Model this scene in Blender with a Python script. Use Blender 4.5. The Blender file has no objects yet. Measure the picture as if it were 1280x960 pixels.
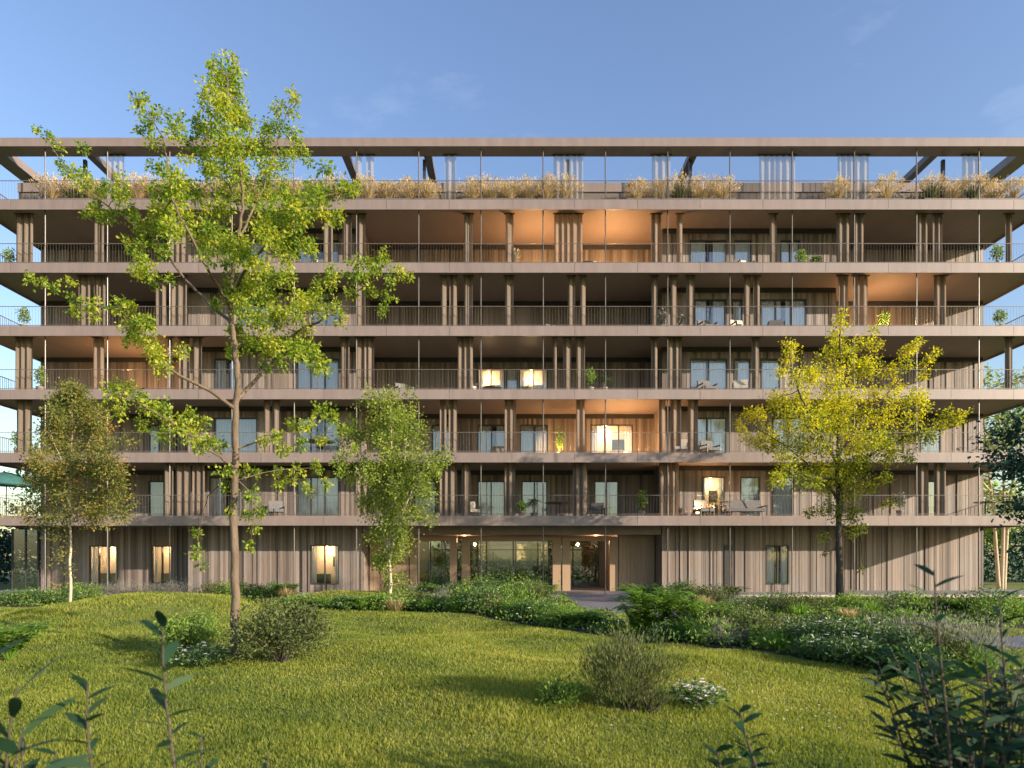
import bpy, math, random
import numpy as np
from mathutils import Vector, noise as mnoise

R = np.random.RandomState(7)
random.seed(7)
SC = bpy.context.scene
COL = SC.collection
F = 820.0; HZ = 700.0; CXP = 640.0; EYE = 1.7

def P(px, py, d):
    """picture direction at distance d -> a point of the garden"""
    return Vector(((px - CXP) * d / F, d, EYE + (HZ - py) * d / F))

# ------------------------------------------------------------------ objects
def link(o):
    COL.objects.link(o); return o

def tag(o, label=None, cat=None, group=None, kind=None):
    if label: o['label'] = label
    if cat: o['category'] = cat
    if group: o['group'] = group
    if kind or cat: o['kind'] = kind or 'thing'
    return o

def empty(name, loc=(0, 0, 0), rz=0.0):
    o = bpy.data.objects.new(name, None)
    o.empty_display_size = 0.2
    o.location = loc; o.rotation_euler = (0, 0, rz)
    return link(o)

def mesh_np(name, V, Fc, mats, parent=None, tint=None, smooth=False, midx=None):
    """one mesh object from arrays; V in world space unless the parent moves it"""
    V = np.asarray(V, dtype=np.float32)
    me = bpy.data.meshes.new(name)
    me.vertices.add(len(V)); me.vertices.foreach_set('co', V.ravel())
    if isinstance(Fc, np.ndarray):
        k = Fc.shape[1]; n = len(Fc)
        me.loops.add(n * k); me.loops.foreach_set('vertex_index', Fc.astype(np.int32).ravel())
        me.polygons.add(n); me.polygons.foreach_set('loop_start', np.arange(0, n * k, k, dtype=np.int32))
    else:
        n = len(Fc)
        ls = np.array([len(f) for f in Fc], dtype=np.int32)
        st = np.concatenate([[0], np.cumsum(ls)[:-1]]).astype(np.int32)
        me.loops.add(int(ls.sum()))
        me.loops.foreach_set('vertex_index', np.array([i for f in Fc for i in f], dtype=np.int32))
        me.polygons.add(n); me.polygons.foreach_set('loop_start', st)
    if midx is not None:
        me.polygons.foreach_set('material_index', np.asarray(midx, dtype=np.int32))
    me.update(calc_edges=True)
    me.validate()
    me.polygons.foreach_set('use_smooth', np.full(len(me.polygons), bool(smooth)))
    if tint is not None:
        a = me.attributes.new('tint', 'FLOAT', 'FACE')
        a.data.foreach_set('value', np.asarray(tint, dtype=np.float32))
    for m in (mats if isinstance(mats, (list, tuple)) else [mats]):
        me.materials.append(m)
    o = bpy.data.objects.new(name, me)
    if parent is not None: o.parent = parent
    return link(o)

class MB:
    """collects boxes, tubes and sheets; build() links them as ONE mesh object"""
    def __init__(s): s.v = []; s.f = []; s.t = []; s.m = []
    def add(s, vs, fs, t=0.5, m=0):
        b = len(s.v); s.v.extend([tuple(q) for q in vs])
        for f in fs: s.f.append(tuple(i + b for i in f)); s.t.append(t); s.m.append(m)
    def box(s, x0, x1, y0, y1, z0, z1, t=0.5, m=0):
        s.add([(x0,y0,z0),(x1,y0,z0),(x1,y1,z0),(x0,y1,z0),(x0,y0,z1),(x1,y0,z1),(x1,y1,z1),(x0,y1,z1)],
              [(0,3,2,1),(4,5,6,7),(0,1,5,4),(1,2,6,5),(2,3,7,6),(3,0,4,7)], t, m)
    def tube(s, pts, rad, n=8, t=0.5, m=0, cap=True):
        pts = [Vector(p) for p in pts]
        if not isinstance(rad, (list, tuple)): rad = [rad] * len(pts)
        rings = []; prev = None
        for i, p in enumerate(pts):
            d = (pts[min(i + 1, len(pts) - 1)] - pts[max(i - 1, 0)])
            if d.length < 1e-7: d = Vector((0, 0, 1))
            d.normalize()
            if prev is None:
                u = d.orthogonal().normalized()
            else:
                u = prev - d * prev.dot(d)
                u = u.normalized() if u.length > 1e-5 else d.orthogonal().normalized()
            prev = u; w = d.cross(u)
            rings.append([p + (u * math.cos(2*math.pi*k/n) + w * math.sin(2*math.pi*k/n)) * rad[i] for k in range(n)])
        vs = [q for r in rings for q in r]; fs = []
        for i in range(len(pts) - 1):
            for k in range(n):
                a = i*n + k; b = i*n + (k+1) % n
                fs.append((a, b, b + n, a + n))
        if cap:
            fs.append(tuple(range(n - 1, -1, -1))); fs.append(tuple(range((len(pts)-1)*n, len(pts)*n)))
        s.add(vs, fs, t, m)
    def lathe(s, prof, c=(0,0,0), n=14, t=0.5, m=0):
        vs = []; fs = []
        for (r, z) in prof:
            for k in range(n):
                a = 2*math.pi*k/n; vs.append((c[0] + r*math.cos(a), c[1] + r*math.sin(a), c[2] + z))
        for i in range(len(prof) - 1):
            for k in range(n):
                a = i*n + k; b = i*n + (k+1) % n; fs.append((a, b, b+n, a+n))
        fs.append(tuple(range(n - 1, -1, -1))); fs.append(tuple(range((len(prof)-1)*n, len(prof)*n)))
        s.add(vs, fs, t, m)
    def build(s, name, mats, parent=None, smooth=False):
        return mesh_np(name, np.array(s.v), s.f, mats, parent, s.t, smooth, s.m)

# ------------------------------------------------------------------ materials
def mat(name):
    m = bpy.data.materials.new(name); m.use_nodes = True
    nt = m.node_tree; nt.nodes.clear()
    out = nt.nodes.new('ShaderNodeOutputMaterial')
    return m, nt, out

def N(nt, typ, **kw):
    n = nt.nodes.new(typ)
    for k, v in kw.items():
        if k in n.inputs.keys(): n.inputs[k].default_value = v
        else: setattr(n, k, v)
    return n

def ramp(nt, stops):
    r = nt.nodes.new('ShaderNodeValToRGB')
    el = r.color_ramp.elements
    while len(el) < len(stops): el.new(0.5)
    for e, (p, c) in zip(el, stops):
        e.position = p; e.color = (*c, 1)
    return r

def surf(name, c0, c1, rough=0.6, scale=3.0, bump=0.05, stretch=(1,1,1), tintmix=0.0, spec=0.4, bscale=None, detail=5.0, grey=None):
    """noise-mottled surface with optional per-piece tint"""
    m, nt, out = mat(name); L = nt.links.new
    tc = N(nt, 'ShaderNodeTexCoord'); mp = N(nt, 'ShaderNodeMapping')
    mp.inputs['Scale'].default_value = stretch
    L(tc.outputs['Object'], mp.inputs['Vector'])
    nz = N(nt, 'ShaderNodeTexNoise'); nz.inputs['Scale'].default_value = scale; nz.inputs['Detail'].default_value = detail; nz.inputs['Roughness'].default_value = 0.62
    L(mp.outputs[0], nz.inputs['Vector'])
    fac = nz.outputs['Fac']
    if tintmix > 0:
        at = N(nt, 'ShaderNodeAttribute', attribute_name='tint')
        mx = N(nt, 'ShaderNodeMix'); mx.data_type = 'FLOAT'; mx.inputs[0].default_value = tintmix
        L(nz.outputs['Fac'], mx.inputs[2]); L(at.outputs['Fac'], mx.inputs[3]); fac = mx.outputs[0]
    rp = ramp(nt, [(0.25, c0), (0.75, c1)]); L(fac, rp.inputs[0])
    b = N(nt, 'ShaderNodeBsdfPrincipled'); b.inputs['Roughness'].default_value = rough
    b.inputs['Specular IOR Level'].default_value = spec
    if grey:
        n3 = N(nt, 'ShaderNodeTexNoise'); n3.inputs['Scale'].default_value = .55; n3.inputs['Detail'].default_value = 5; L(tc.outputs['Object'], n3.inputs['Vector'])
        r3 = ramp(nt, [(.42,(0,0,0)),(.68,(.8,.8,.8))]); L(n3.outputs['Fac'], r3.inputs[0])
        gm = N(nt, 'ShaderNodeMix'); gm.data_type = 'RGBA'; gm.blend_type = 'COLOR'; L(r3.outputs[0], gm.inputs[0]); L(rp.outputs[0], gm.inputs[6]); gm.inputs[7].default_value = (*grey, 1)
        L(gm.outputs[2], b.inputs['Base Color'])
    else: L(rp.outputs[0], b.inputs['Base Color'])
    if bump > 0:
        n2 = N(nt, 'ShaderNodeTexNoise'); n2.inputs['Scale'].default_value = bscale or scale * 6; n2.inputs['Detail'].default_value = 4
        L(mp.outputs[0], n2.inputs['Vector'])
        bp = N(nt, 'ShaderNodeBump'); bp.inputs['Strength'].default_value = bump; bp.inputs['Distance'].default_value = 0.03
        L(n2.outputs['Fac'], bp.inputs['Height']); L(bp.outputs[0], b.inputs['Normal'])
    L(b.outputs[0], out.inputs['Surface'])
    return m

def leafmat(name, stops, trans=0.35, rough=0.5, spec=0.3):
    """foliage: per-leaf tint, diffuse + translucent + a little gloss"""
    m, nt, out = mat(name); L = nt.links.new
    at = N(nt, 'ShaderNodeAttribute', attribute_name='tint')
    rp = ramp(nt, stops); L(at.outputs['Fac'], rp.inputs[0])
    b = N(nt, 'ShaderNodeBsdfPrincipled'); b.inputs['Roughness'].default_value = rough
    b.inputs['Specular IOR Level'].default_value = spec
    L(rp.outputs[0], b.inputs['Base Color'])
    t = N(nt, 'ShaderNodeBsdfTranslucent')
    hs = N(nt, 'ShaderNodeHueSaturation'); hs.inputs['Saturation'].default_value = 1.1; hs.inputs['Value'].default_value = 1.5
    L(rp.outputs[0], hs.inputs['Color']); L(hs.outputs[0], t.inputs['Color'])
    mx = N(nt, 'ShaderNodeMixShader'); mx.inputs[0].default_value = trans
    L(b.outputs[0], mx.inputs[1]); L(t.outputs[0], mx.inputs[2]); L(mx.outputs[0], out.inputs['Surface'])
    return m

def emit(name, col, strength):
    m, nt, out = mat(name)
    e = N(nt, 'ShaderNodeEmission'); e.inputs[0].default_value = (*col, 1); e.inputs[1].default_value = strength
    nt.links.new(e.outputs[0], out.inputs['Surface'])
    return m

M = {}
M['fascia'] = surf('fascia_panel', (.155,.122,.113), (.235,.186,.172), rough=.38, scale=1.2, bump=.02, stretch=(2.2,1,.4), spec=.5, tintmix=.25)
M['soffit'] = surf('soffit_board', (.215,.165,.142), (.275,.215,.185), rough=.6, scale=.8, bump=.03, stretch=(1,.3,1))
M['deck'] = surf('deck_paving', (.17,.148,.135), (.23,.205,.185), rough=.7, scale=2, bump=.03)
M['wood'] = surf('weathered_timber', (.10,.079,.069), (.26,.208,.18), rough=.62, scale=2.2, bump=.12, stretch=(7,7,.35), tintmix=.6, grey=(.2,.185,.178))
M['woodwarm'] = surf('warm_timber', (.24,.155,.10), (.36,.25,.165), rough=.5, scale=2.0, bump=.08, stretch=(7,7,.35), tintmix=.5)
M['metal'] = surf('bronze_metal', (.10,.085,.075), (.15,.125,.11), rough=.4, scale=6, bump=.02)
M['darkmetal'] = surf('dark_metal', (.025,.025,.028), (.05,.048,.046), rough=.4, scale=6, bump=.02)
M['rod'] = surf('steel_rod', (.075,.066,.06), (.11,.097,.088), rough=.35, scale=5, bump=.01, spec=.5)
M['drape'] = None
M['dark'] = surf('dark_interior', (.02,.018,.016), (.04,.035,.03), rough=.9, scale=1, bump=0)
M['sheer'] = surf('pale_inner_drape', (.74,.74,.75), (.88,.87,.86), rough=.9, scale=2.5, bump=0, stretch=(6,6,.2))
M['render_wall'] = surf('pale_render', (.13,.11,.09), (.18,.15,.125), rough=.85, scale=1.2, bump=.05)
M['bark'] = surf('bark', (.065,.047,.032), (.17,.125,.088), rough=.85, scale=9, bump=.5, stretch=(1,1,.3), bscale=30)
M['palebark'] = surf('pale_bark', (.30,.24,.17), (.46,.39,.29), rough=.8, scale=8, bump=.3, stretch=(1,1,.35))
M['darkbark'] = surf('dark_bark', (.035,.028,.022), (.085,.068,.052), rough=.9, scale=9, bump=.5, stretch=(1,1,.3), bscale=30)
M['soil'] = surf('mulch', (.022,.016,.011), (.055,.04,.028), rough=.95, scale=7, bump=.5, bscale=60)
M['gravel'] = surf('gravel_path', (.26,.245,.235), (.46,.44,.42), rough=.9, scale=22, bump=.5, bscale=90)
M['paving'] = surf('stone_paving', (.17,.165,.165), (.25,.24,.24), rough=.7, scale=3, bump=.08)
M['kerb'] = surf('kerb_stone', (.36,.30,.25), (.47,.40,.34), rough=.75, scale=4, bump=.1)
M['pot'] = surf('clay_pot', (.20,.17,.15), (.34,.29,.25), rough=.7, scale=5, bump=.05)
M['palepot'] = surf('pale_pot', (.5,.48,.45), (.62,.6,.56), rough=.6, scale=5, bump=.05)
M['cushion'] = surf('grey_cushion', (.10,.10,.105), (.16,.155,.155), rough=.9, scale=8, bump=.08)
M['palecushion'] = surf('cream_cushion', (.48,.43,.37), (.6,.55,.48), rough=.9, scale=8, bump=.08)
M['canvas'] = surf('teal_canvas', (.02,.085,.085), (.035,.125,.12), rough=.8, scale=5, bump=.05)
M['litroom'] = None

def drape(name, c0, c1, trans, alpha):
    m, nt, out = mat(name); L = nt.links.new
    tc = N(nt, 'ShaderNodeTexCoord'); mp = N(nt, 'ShaderNodeMapping'); mp.inputs['Scale'].default_value = (9, 9, .25)
    L(tc.outputs['Object'], mp.inputs['Vector'])
    nz = N(nt, 'ShaderNodeTexNoise'); nz.inputs['Scale'].default_value = 2.5; nz.inputs['Detail'].default_value = 4
    L(mp.outputs[0], nz.inputs['Vector'])
    rp = ramp(nt, [(.3, c0), (.7, c1)]); L(nz.outputs['Fac'], rp.inputs[0])
    d = N(nt, 'ShaderNodeBsdfDiffuse'); t = N(nt, 'ShaderNodeBsdfTranslucent')
    L(rp.outputs[0], d.inputs[0]); L(rp.outputs[0], t.inputs[0])
    mx = N(nt, 'ShaderNodeMixShader'); mx.inputs[0].default_value = trans
    L(d.outputs[0], mx.inputs[1]); L(t.outputs[0], mx.inputs[2])
    last = mx
    if alpha < 1:
        tr = N(nt, 'ShaderNodeBsdfTransparent'); m2 = N(nt, 'ShaderNodeMixShader'); m2.inputs[0].default_value = alpha
        L(tr.outputs[0], m2.inputs[1]); L(mx.outputs[0], m2.inputs[2]); last = m2
    L(last.outputs[0], out.inputs['Surface'])
    return m
M['drape'] = drape('taupe_drape', (.15,.12,.098), (.235,.19,.155), .3, 1)
M['sheerdrape'] = drape('sheer_drape', (.30,.28,.27), (.44,.41,.40), .45, .52)

def glass(name, tintc, reflect):
    m, nt, out = mat(name); L = nt.links.new
    tr = N(nt, 'ShaderNodeBsdfTransparent'); tr.inputs[0].default_value = (*tintc, 1)
    g = N(nt, 'ShaderNodeBsdfGlossy'); g.inputs['Roughness'].default_value = .03; g.inputs[0].default_value = (.95,.97,1,1)
    lw = N(nt, 'ShaderNodeFresnel'); lw.inputs[0].default_value = 1.5
    ad = N(nt, 'ShaderNodeMath', operation='ADD'); ad.inputs[1].default_value = reflect; ad.use_clamp = True
    L(lw.outputs[0], ad.inputs[0])
    mx = N(nt, 'ShaderNodeMixShader'); L(ad.outputs[0], mx.inputs[0]); L(tr.outputs[0], mx.inputs[1]); L(g.outputs[0], mx.inputs[2])
    L(mx.outputs[0], out.inputs['Surface'])
    return m
M['glass'] = glass('window_glass', (.94,.945,.95), .07)
M['lobbyglass'] = glass('lobby_glass', (.8,.85,.84), .05)

def litmat():
    m, nt, out = mat('lamp_lit_room'); L = nt.links.new
    tc = N(nt, 'ShaderNodeTexCoord'); mp = N(nt, 'ShaderNodeMapping'); mp.inputs['Scale'].default_value = (1.2, 1, .9)
    L(tc.outputs['Object'], mp.inputs['Vector'])
    nz = N(nt, 'ShaderNodeTexNoise'); nz.inputs['Scale'].default_value = 2.2; nz.inputs['Detail'].default_value = 3
    L(mp.outputs[0], nz.inputs['Vector'])
    rp = ramp(nt, [(0.30, (.30,.14,.05)), (0.48, (.66,.33,.11)), (0.62, (1.0,.60,.27)), (.75, (1.0,.78,.5))]); L(nz.outputs['Fac'], rp.inputs[0])
    e = N(nt, 'ShaderNodeEmission'); L(rp.outputs[0], e.inputs[0]); e.inputs[1].default_value = .95
    L(e.outputs[0], out.inputs['Surface'])
    return m
M['litroom'] = litmat()
M['room_wall'] = surf('room_plaster', (.55,.47,.38), (.68,.6,.5), rough=.9, scale=2, bump=.02)
M['lampglow'] = emit('lamp_glow', (1.0,.62,.25), 3.2)

# foliage palettes
M['leaf_main'] = leafmat('maple_leaf', [(0,(.07,.15,.022)),(.4,(.17,.26,.03)),(.75,(.31,.36,.04)),(1,(.44,.43,.055))], .5)
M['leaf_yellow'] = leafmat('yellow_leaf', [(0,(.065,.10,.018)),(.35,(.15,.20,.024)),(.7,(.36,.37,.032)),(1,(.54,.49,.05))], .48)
M['leaf_autumn'] = leafmat('autumn_leaf', [(0,(.07,.105,.024)),(.5,(.16,.185,.042)),(.82,(.27,.22,.05)),(1,(.36,.22,.055))], .42)
M['leaf_lime'] = leafmat('lime_leaf', [(0,(.075,.13,.022)),(.5,(.18,.25,.04)),(1,(.32,.36,.07))], .45)
M['leaf_teal'] = leafmat('conifer_and_shade_leaf', [(0,(.010,.04,.034)),(.5,(.018,.065,.05)),(1,(.04,.10,.07))], .2)  # evergreen tone; also puts shade into the leaves of rear trees and hedges
M['leaf_dark'] = leafmat('dark_leaf', [(0,(.03,.07,.024)),(.5,(.08,.15,.042)),(1,(.17,.24,.075))], .36, rough=.38, spec=.45)
M['leaf_mid'] = leafmat('mid_leaf', [(0,(.055,.115,.026)),(.5,(.16,.26,.05)),(1,(.32,.41,.085))], .45)
M['leaf_fern'] = leafmat('fern_leaf', [(0,(.07,.16,.03)),(.5,(.17,.30,.05)),(1,(.32,.44,.09))], .48)
M['leaf_olive'] = leafmat('olive_leaf', [(0,(.035,.05,.018)),(.5,(.085,.11,.033)),(1,(.16,.175,.06))], .3)
M['leaf_grey'] = leafmat('grey_leaf', [(0,(.10,.115,.09)),(.5,(.19,.195,.16)),(1,(.30,.295,.26))], .3)
M['leaf_lance'] = leafmat('lance_leaf', [(0,(.008,.028,.016)),(.5,(.014,.044,.022)),(1,(.035,.068,.028))], .2, rough=.6, spec=.2)
M['blossom'] = leafmat('white_blossom', [(0,(.50,.46,.42)),(.6,(.68,.65,.6)),(1,(.78,.76,.72))], .3)
M['straw'] = leafmat('straw_plume', [(0,(.26,.20,.085)),(.5,(.48,.37,.19)),(1,(.66,.54,.33))], .4)
M['blade'] = leafmat('grass_blade', [(0,(.06,.10,.02)),(.4,(.155,.20,.03)),(.8,(.26,.275,.042)),(1,(.36,.35,.08))], .42)

# ------------------------------------------------------------------ ground shape
MOUNDS = [(-9.3,16.6,3.3,2.8,.80), (-9.0,19.5,5.0,2.5,.12), (-5.2,24.6,3.6,1.9,.56), (-3.4,11.0,3.6,3.4,.20), (1.0,9.0,4.5,3.6,.12), (12.4,24.6,2.5,2.0,.16), (-6.3,13.4,1.7,.9,.17), (-8.9,12.2,2.0,.9,.18), (-.2,7.4,1.8,1.0,.10), (2.6,9.6,1.6,1.0,.10), (-1.5,18.2,4.0,2.2,.16)]
def H(x, y):
    z = np.zeros_like(np.asarray(x, dtype=float))
    for (a, b, sx, sy, h) in MOUNDS:
        z = z + h * np.exp(-(((x - a) / sx) ** 2 + ((y - b) / sy) ** 2) / 1.0)
    w = np.exp(-((x / 40.0) ** 2)) * np.clip((27.5 - y) / 3.0, 0, 1) * np.clip((y + 12) / 6.0, 0, 1)
    z = z + w * (.055*np.sin(x*1.1+.6)*np.sin(y*.9+1.1) + .016*np.sin(x*2.7+y*1.3) + .012*np.sin(y*3.1-x*1.9))
    return z
def Hf(x, y): return float(H(np.array(x), np.array(y)))
def on_ground(px, py):
    """where the sight line through a picture point meets the ground"""
    d = 2.0
    while d < 34:
        x = (px - CXP) * d / F; z = EYE + (HZ - py) * d / F
        if z <= Hf(x, d): return (x, d, Hf(x, d))
        d += .03
    x = (px - CXP) * 29 / F
    return (x, 29.0, Hf(x, 29.0))

def inpoly(x, y, poly):
    c = np.zeros(x.shape, dtype=bool); n = len(poly); j = n - 1
    for i in range(n):
        xi, yi = poly[i]; xj, yj = poly[j]
        c ^= ((yi > y) != (yj > y)) & (x < (xj - xi) * (y - yi) / (yj - yi + 1e-12) + xi); j = i
    return c

Y0 = 30.75
TERR_Y = 29.7
BEDS = {
 'mid': [(-8.6,20.6),(-6.5,20.0),(-3.3,19.2),(-1.0,17.6),(1.1,15.3),(2.9,13.0),(4.7,10.5),(5.7,9.1),(7.2,7.9),(8.6,8.6),(7.6,10.6),(6.9,12.4),(5.0,14.4),(3.2,17.6),(2.2,20.5),(0.2,22.4),(-2.5,21.6),(-6.0,22.0),(-8.6,22.2)],
 'entry_left': [(-8.2,27.3),(-3.5,27.2),(0.0,25.0),(2.2,23.2),(2.4,26.5),(2.3,29.3),(-8.2,29.3)],
 'entry_right': [(5.6,19.5),(8.0,17.2),(12.0,16.0),(17.0,15.4),(21.0,15.6),(21,21.0),(16,22.6),(11.5,22.2),(9.5,27.0),(6.2,28.6),(5.7,24)],
 'left_edge': [(-22,24.0),(-13.4,22.4),(-12.6,24.0),(-9.5,27.0),(-9.5,29.3),(-22,29.3)],
}
PATHC = [(4.1,37.5),(4.1,30),(4.0,24),(4.1,21),(5.2,17.4),(7.6,14.4),(10.5,13.3),(16,12.8),(26,12.6)]
PATHW = [1.75,1.75,1.6,1.35,1.2,1.15,1.15,1.2,1.2]
def smooth_path(pts, n=10):
    out = []
    for i in range(len(pts) - 1):
        p0 = pts[max(i-1,0)]; p1 = pts[i]; p2 = pts[i+1]; p3 = pts[min(i+2,len(pts)-1)]
        for k in range(n):
            t = k / n
            out.append(tuple(.5*((2*b)+(-a+c)*t+(2*a-5*b+4*c-d)*t*t+(-a+3*b-3*c+d)*t**3) for a,b,c,d in zip(p0,p1,p2,p3)))
    out.append(tuple(pts[-1])); return out
PW = smooth_path([(a,b,w) for (a,b),w in zip(PATHC,PATHW)])
def on_path(x, y):
    c = np.zeros(x.shape, dtype=bool)
    for (a,b,w) in PW: c |= (x-a)**2 + (y-b)**2 < (w*1.02)**2
    return c

gx = np.concatenate([[-3000,-1200,-500,-220,-120,-70],np.arange(-45,45.01,.35),[70,120,220,500,1200,3000]])
gy = np.concatenate([[-3000,-1000,-300,-100,-40,-15],np.arange(-6,42.01,.35),[55,80,120,220,500,1200,3500]])
GX, GY = np.meshgrid(gx, gy); GZ = H(GX, GY)
nx = len(gx); ny = len(gy)
V = np.stack([GX.ravel(), GY.ravel(), GZ.ravel()], 1)
idx = np.arange(nx*ny).reshape(ny, nx)
FQ = np.stack([idx[:-1,:-1].ravel(), idx[:-1,1:].ravel(), idx[1:,1:].ravel(), idx[1:,:-1].ravel()], 1)
M['lawn'] = surf('lawn_soil', (.085,.11,.02), (.16,.18,.035), rough=.95, scale=1.6, bump=.4, bscale=40, detail=9)
tag(mesh_np('lawn', V, FQ, M['lawn'], smooth=True), kind='structure')

# planting beds: mulch sheets that follow the ground
def bed_sheet(name, poly):
    xs = [p[0] for p in poly]; ys = [p[1] for p in poly]; st = .35
    ax = np.arange(min(xs), max(xs)+st, st); ay = np.arange(min(ys), max(ys)+st, st)
    X, Y = np.meshgrid(ax, ay); ins = inpoly(X.ravel(), Y.ravel(), poly).reshape(X.shape)
    keep = ins[:-1,:-1] & ins[1:,1:] & ins[1:,:-1] & ins[:-1,1:]
    id_ = np.arange(X.size).reshape(X.shape)
    q = np.stack([id_[:-1,:-1], id_[:-1,1:], id_[1:,1:], id_[1:,:-1]], -1)[keep]
    Vv = np.stack([X.ravel(), Y.ravel(), H(X, Y).ravel() + .022], 1)
    u, inv = np.unique(q, return_inverse=True)
    tag(mesh_np(name, Vv[u], inv.reshape(q.shape), M['soil'], smooth=True), kind='structure')
for k, p in BEDS.items(): bed_sheet('planting_bed', p)

# path strip
vs = []; fs = []
for i, (a, b, w) in enumerate(PW):
    j = min(i+1, len(PW)-1); h = max(i-1, 0)
    dx = PW[j][0]-PW[h][0]; dy = PW[j][1]-PW[h][1]; l = math.hypot(dx, dy); nxn, nyn = dy/l, -dx/l
    for s in (-1, -.33, .33, 1):
        x = a + nxn*w*s; y = b + nyn*w*s; vs.append((x, y, Hf(x, y) + .034))
for i in range(len(PW)-1):
    for k in range(3): fs.append((i*4+k, i*4+k+1, i*4+k+5, i*4+k+4))
def pavemat():
    m, nt, out = mat('shade_tinted_setts'); L = nt.links.new
    tc = N(nt, 'ShaderNodeTexCoord'); br = N(nt, 'ShaderNodeTexBrick')
    br.inputs['Scale'].default_value = 1.6; br.inputs['Mortar Size'].default_value = .012
    br.inputs['Color1'].default_value = (.12,.13,.16,1); br.inputs['Color2'].default_value = (.17,.18,.215,1); br.inputs['Mortar'].default_value = (.10,.10,.10,1)  # setts made bluer and darker, the shade on the path put into their colour
    L(tc.outputs['Object'], br.inputs['Vector'])
    nz = N(nt, 'ShaderNodeTexNoise'); nz.inputs['Scale'].default_value = 14; nz.inputs['Detail'].default_value = 6; L(tc.outputs['Object'], nz.inputs['Vector'])
    mx = N(nt, 'ShaderNodeMix'); mx.data_type = 'RGBA'; mx.blend_type = 'OVERLAY'; mx.inputs[0].default_value = .5
    L(br.outputs[0], mx.inputs[6]); L(nz.outputs['Fac'], mx.inputs[7])
    b = N(nt, 'ShaderNodeBsdfPrincipled'); b.inputs['Roughness'].default_value = .6; L(mx.outputs[2], b.inputs['Base Color'])
    bp = N(nt, 'ShaderNodeBump'); bp.inputs['Strength'].default_value = .3; bp.inputs['Distance'].default_value = .02; L(br.outputs['Fac'], bp.inputs['Height']); bp.invert = True
    L(bp.outputs[0], b.inputs['Normal']); L(b.outputs[0], out.inputs['Surface'])
    return m
M['setts'] = pavemat()
tag(mesh_np('garden_path', vs, fs, M['setts'], smooth=True), kind='structure')

# terrace along the building
m = MB(); m.box(-27, 2.2, TERR_Y, Y0+16.4, -.2, .10); m.box(6.0, 27, TERR_Y, Y0+16.4, -.2, .10); m.box(2.2, 6.0, TERR_Y+.02, Y0+16.4, -.2, .096, m=1)
m.box(-27.15, 2.2, TERR_Y-.15, TERR_Y, -.2, .13, m=2); m.box(6.0, 27.15, TERR_Y-.15, TERR_Y, -.2, .13, m=2)
tag(m.build('terrace_pavement', [M['paving'], M['setts'], M['kerb']]), kind='structure')

# ------------------------------------------------------------------ apartment building
W2 = 25.1
ZB = [3.35, 6.31, 9.27, 12.24, 15.20, 18.16]      # undersides of the slab edges
TH = .43
DECK = [.10] + [z + TH for z in ZB]                # walking level of each storey
SOF = [z + .10 for z in ZB]                        # ceiling above each storey
YN = Y0 + 2.1; YD = Y0 + 3.8                       # shallow and deep cladding planes
BACK = Y0 + 16.0
bld = empty('apartment_building', (0, 0, 0))
tag(bld, 'long six storey apartment building with timber walls, continuous balcony slabs and roof pergola', 'building')

for z in ZB:
    m = MB()
    rj = random.Random(int(z*10)); xj = [-W2] + [s_*(2.94*k) for s_, k in sorted([(1,k) for k in range(-8,9)])] + [W2]
    for xa, xb in zip(xj[:-1], xj[1:]): m.box(xa+.007, xb-.007, Y0, Y0+.065, z, z+TH, rj.uniform(.2,.8), 0)
    m.box(-W2+.02, W2-.02, Y0+.066, Y0+.07, z+.01, z+TH-.01, .1, 0)
    m.box(-W2, -W2+.07, Y0+.07, BACK, z, z+TH, m=0); m.box(W2-.07, W2, Y0+.07, BACK, z, z+TH, m=0)
    m.box(-W2-.015, W2+.015, Y0-.015, Y0+.055, z-.035, z-.002, m=0)      # drip lip
    m.box(-W2+.07, W2-.07, Y0+.07, BACK, z+.10, z+.16, m=1); m.box(-W2+.07, W2-.07, Y0+.07, BACK, z+.162, z+TH-.005, m=2)
    m.build('floor_slab', [M['fascia'], M['soffit'], M['deck']], bld)
    # joints in the fascia are thin shadow gaps
m = MB()
m.box(-W2, W2, Y0, Y0+.8, 21.10, 21.50); m.box(-W2, -W2+.8, Y0+.8, BACK, 21.10, 21.50); m.box(W2-.8, W2, Y0+.8, BACK, 21.10, 21.50); m.box(-W2, W2, BACK, BACK+.8, 21.10, 21.50)
m.build('roof_ring_beam', M['fascia'], bld)
for X in (-20.27, -8.0, -4.05, 8.7, 20.27):
    m = MB(); m.box(X-.18, X+.18, Y0+.8, BACK, 21.09, 21.38); m.build('roof_cross_beam', M['metal'], bld)
for X in (-20.7, -4.25, 2.7, 8.65, 20.9):
    m = MB(); m.box(X-.07, X+.07, Y0+1.0, Y0+1.14, DECK[6], 21.09); m.build('roof_post', M['darkmetal'], bld)
# parapet and set-back plant screen on the roof
m = MB(); m.box(-24.2, 24.2, Y0+1.35, Y0+1.6, 19.72, 20.16); m.box(-24.2, 24.2, Y0+1.42, Y0+1.52, DECK[6], 19.72, m=1)
m.build('roof_parapet', [M['fascia'], M['metal']], bld)

# slender steel columns behind the slab edge
CXS = sorted([s*(1.47 + 2.94*k) for k in range(9) for s in (-1, 1)])
for X in CXS:
    m = MB()
    for i in range(7):
        z0 = DECK[i] if i else .10
        z1 = SOF[i] if i < 6 else 21.10
        m.tube([(X, Y0+.24, z0), (X, Y0+.24, z1)], .029, n=10)
        m.tube([(X, Y0+.24, z0), (X, Y0+.24, z0+.03)], .07, n=10)
    m.build('column', M['rod'], bld, smooth=False)

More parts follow.
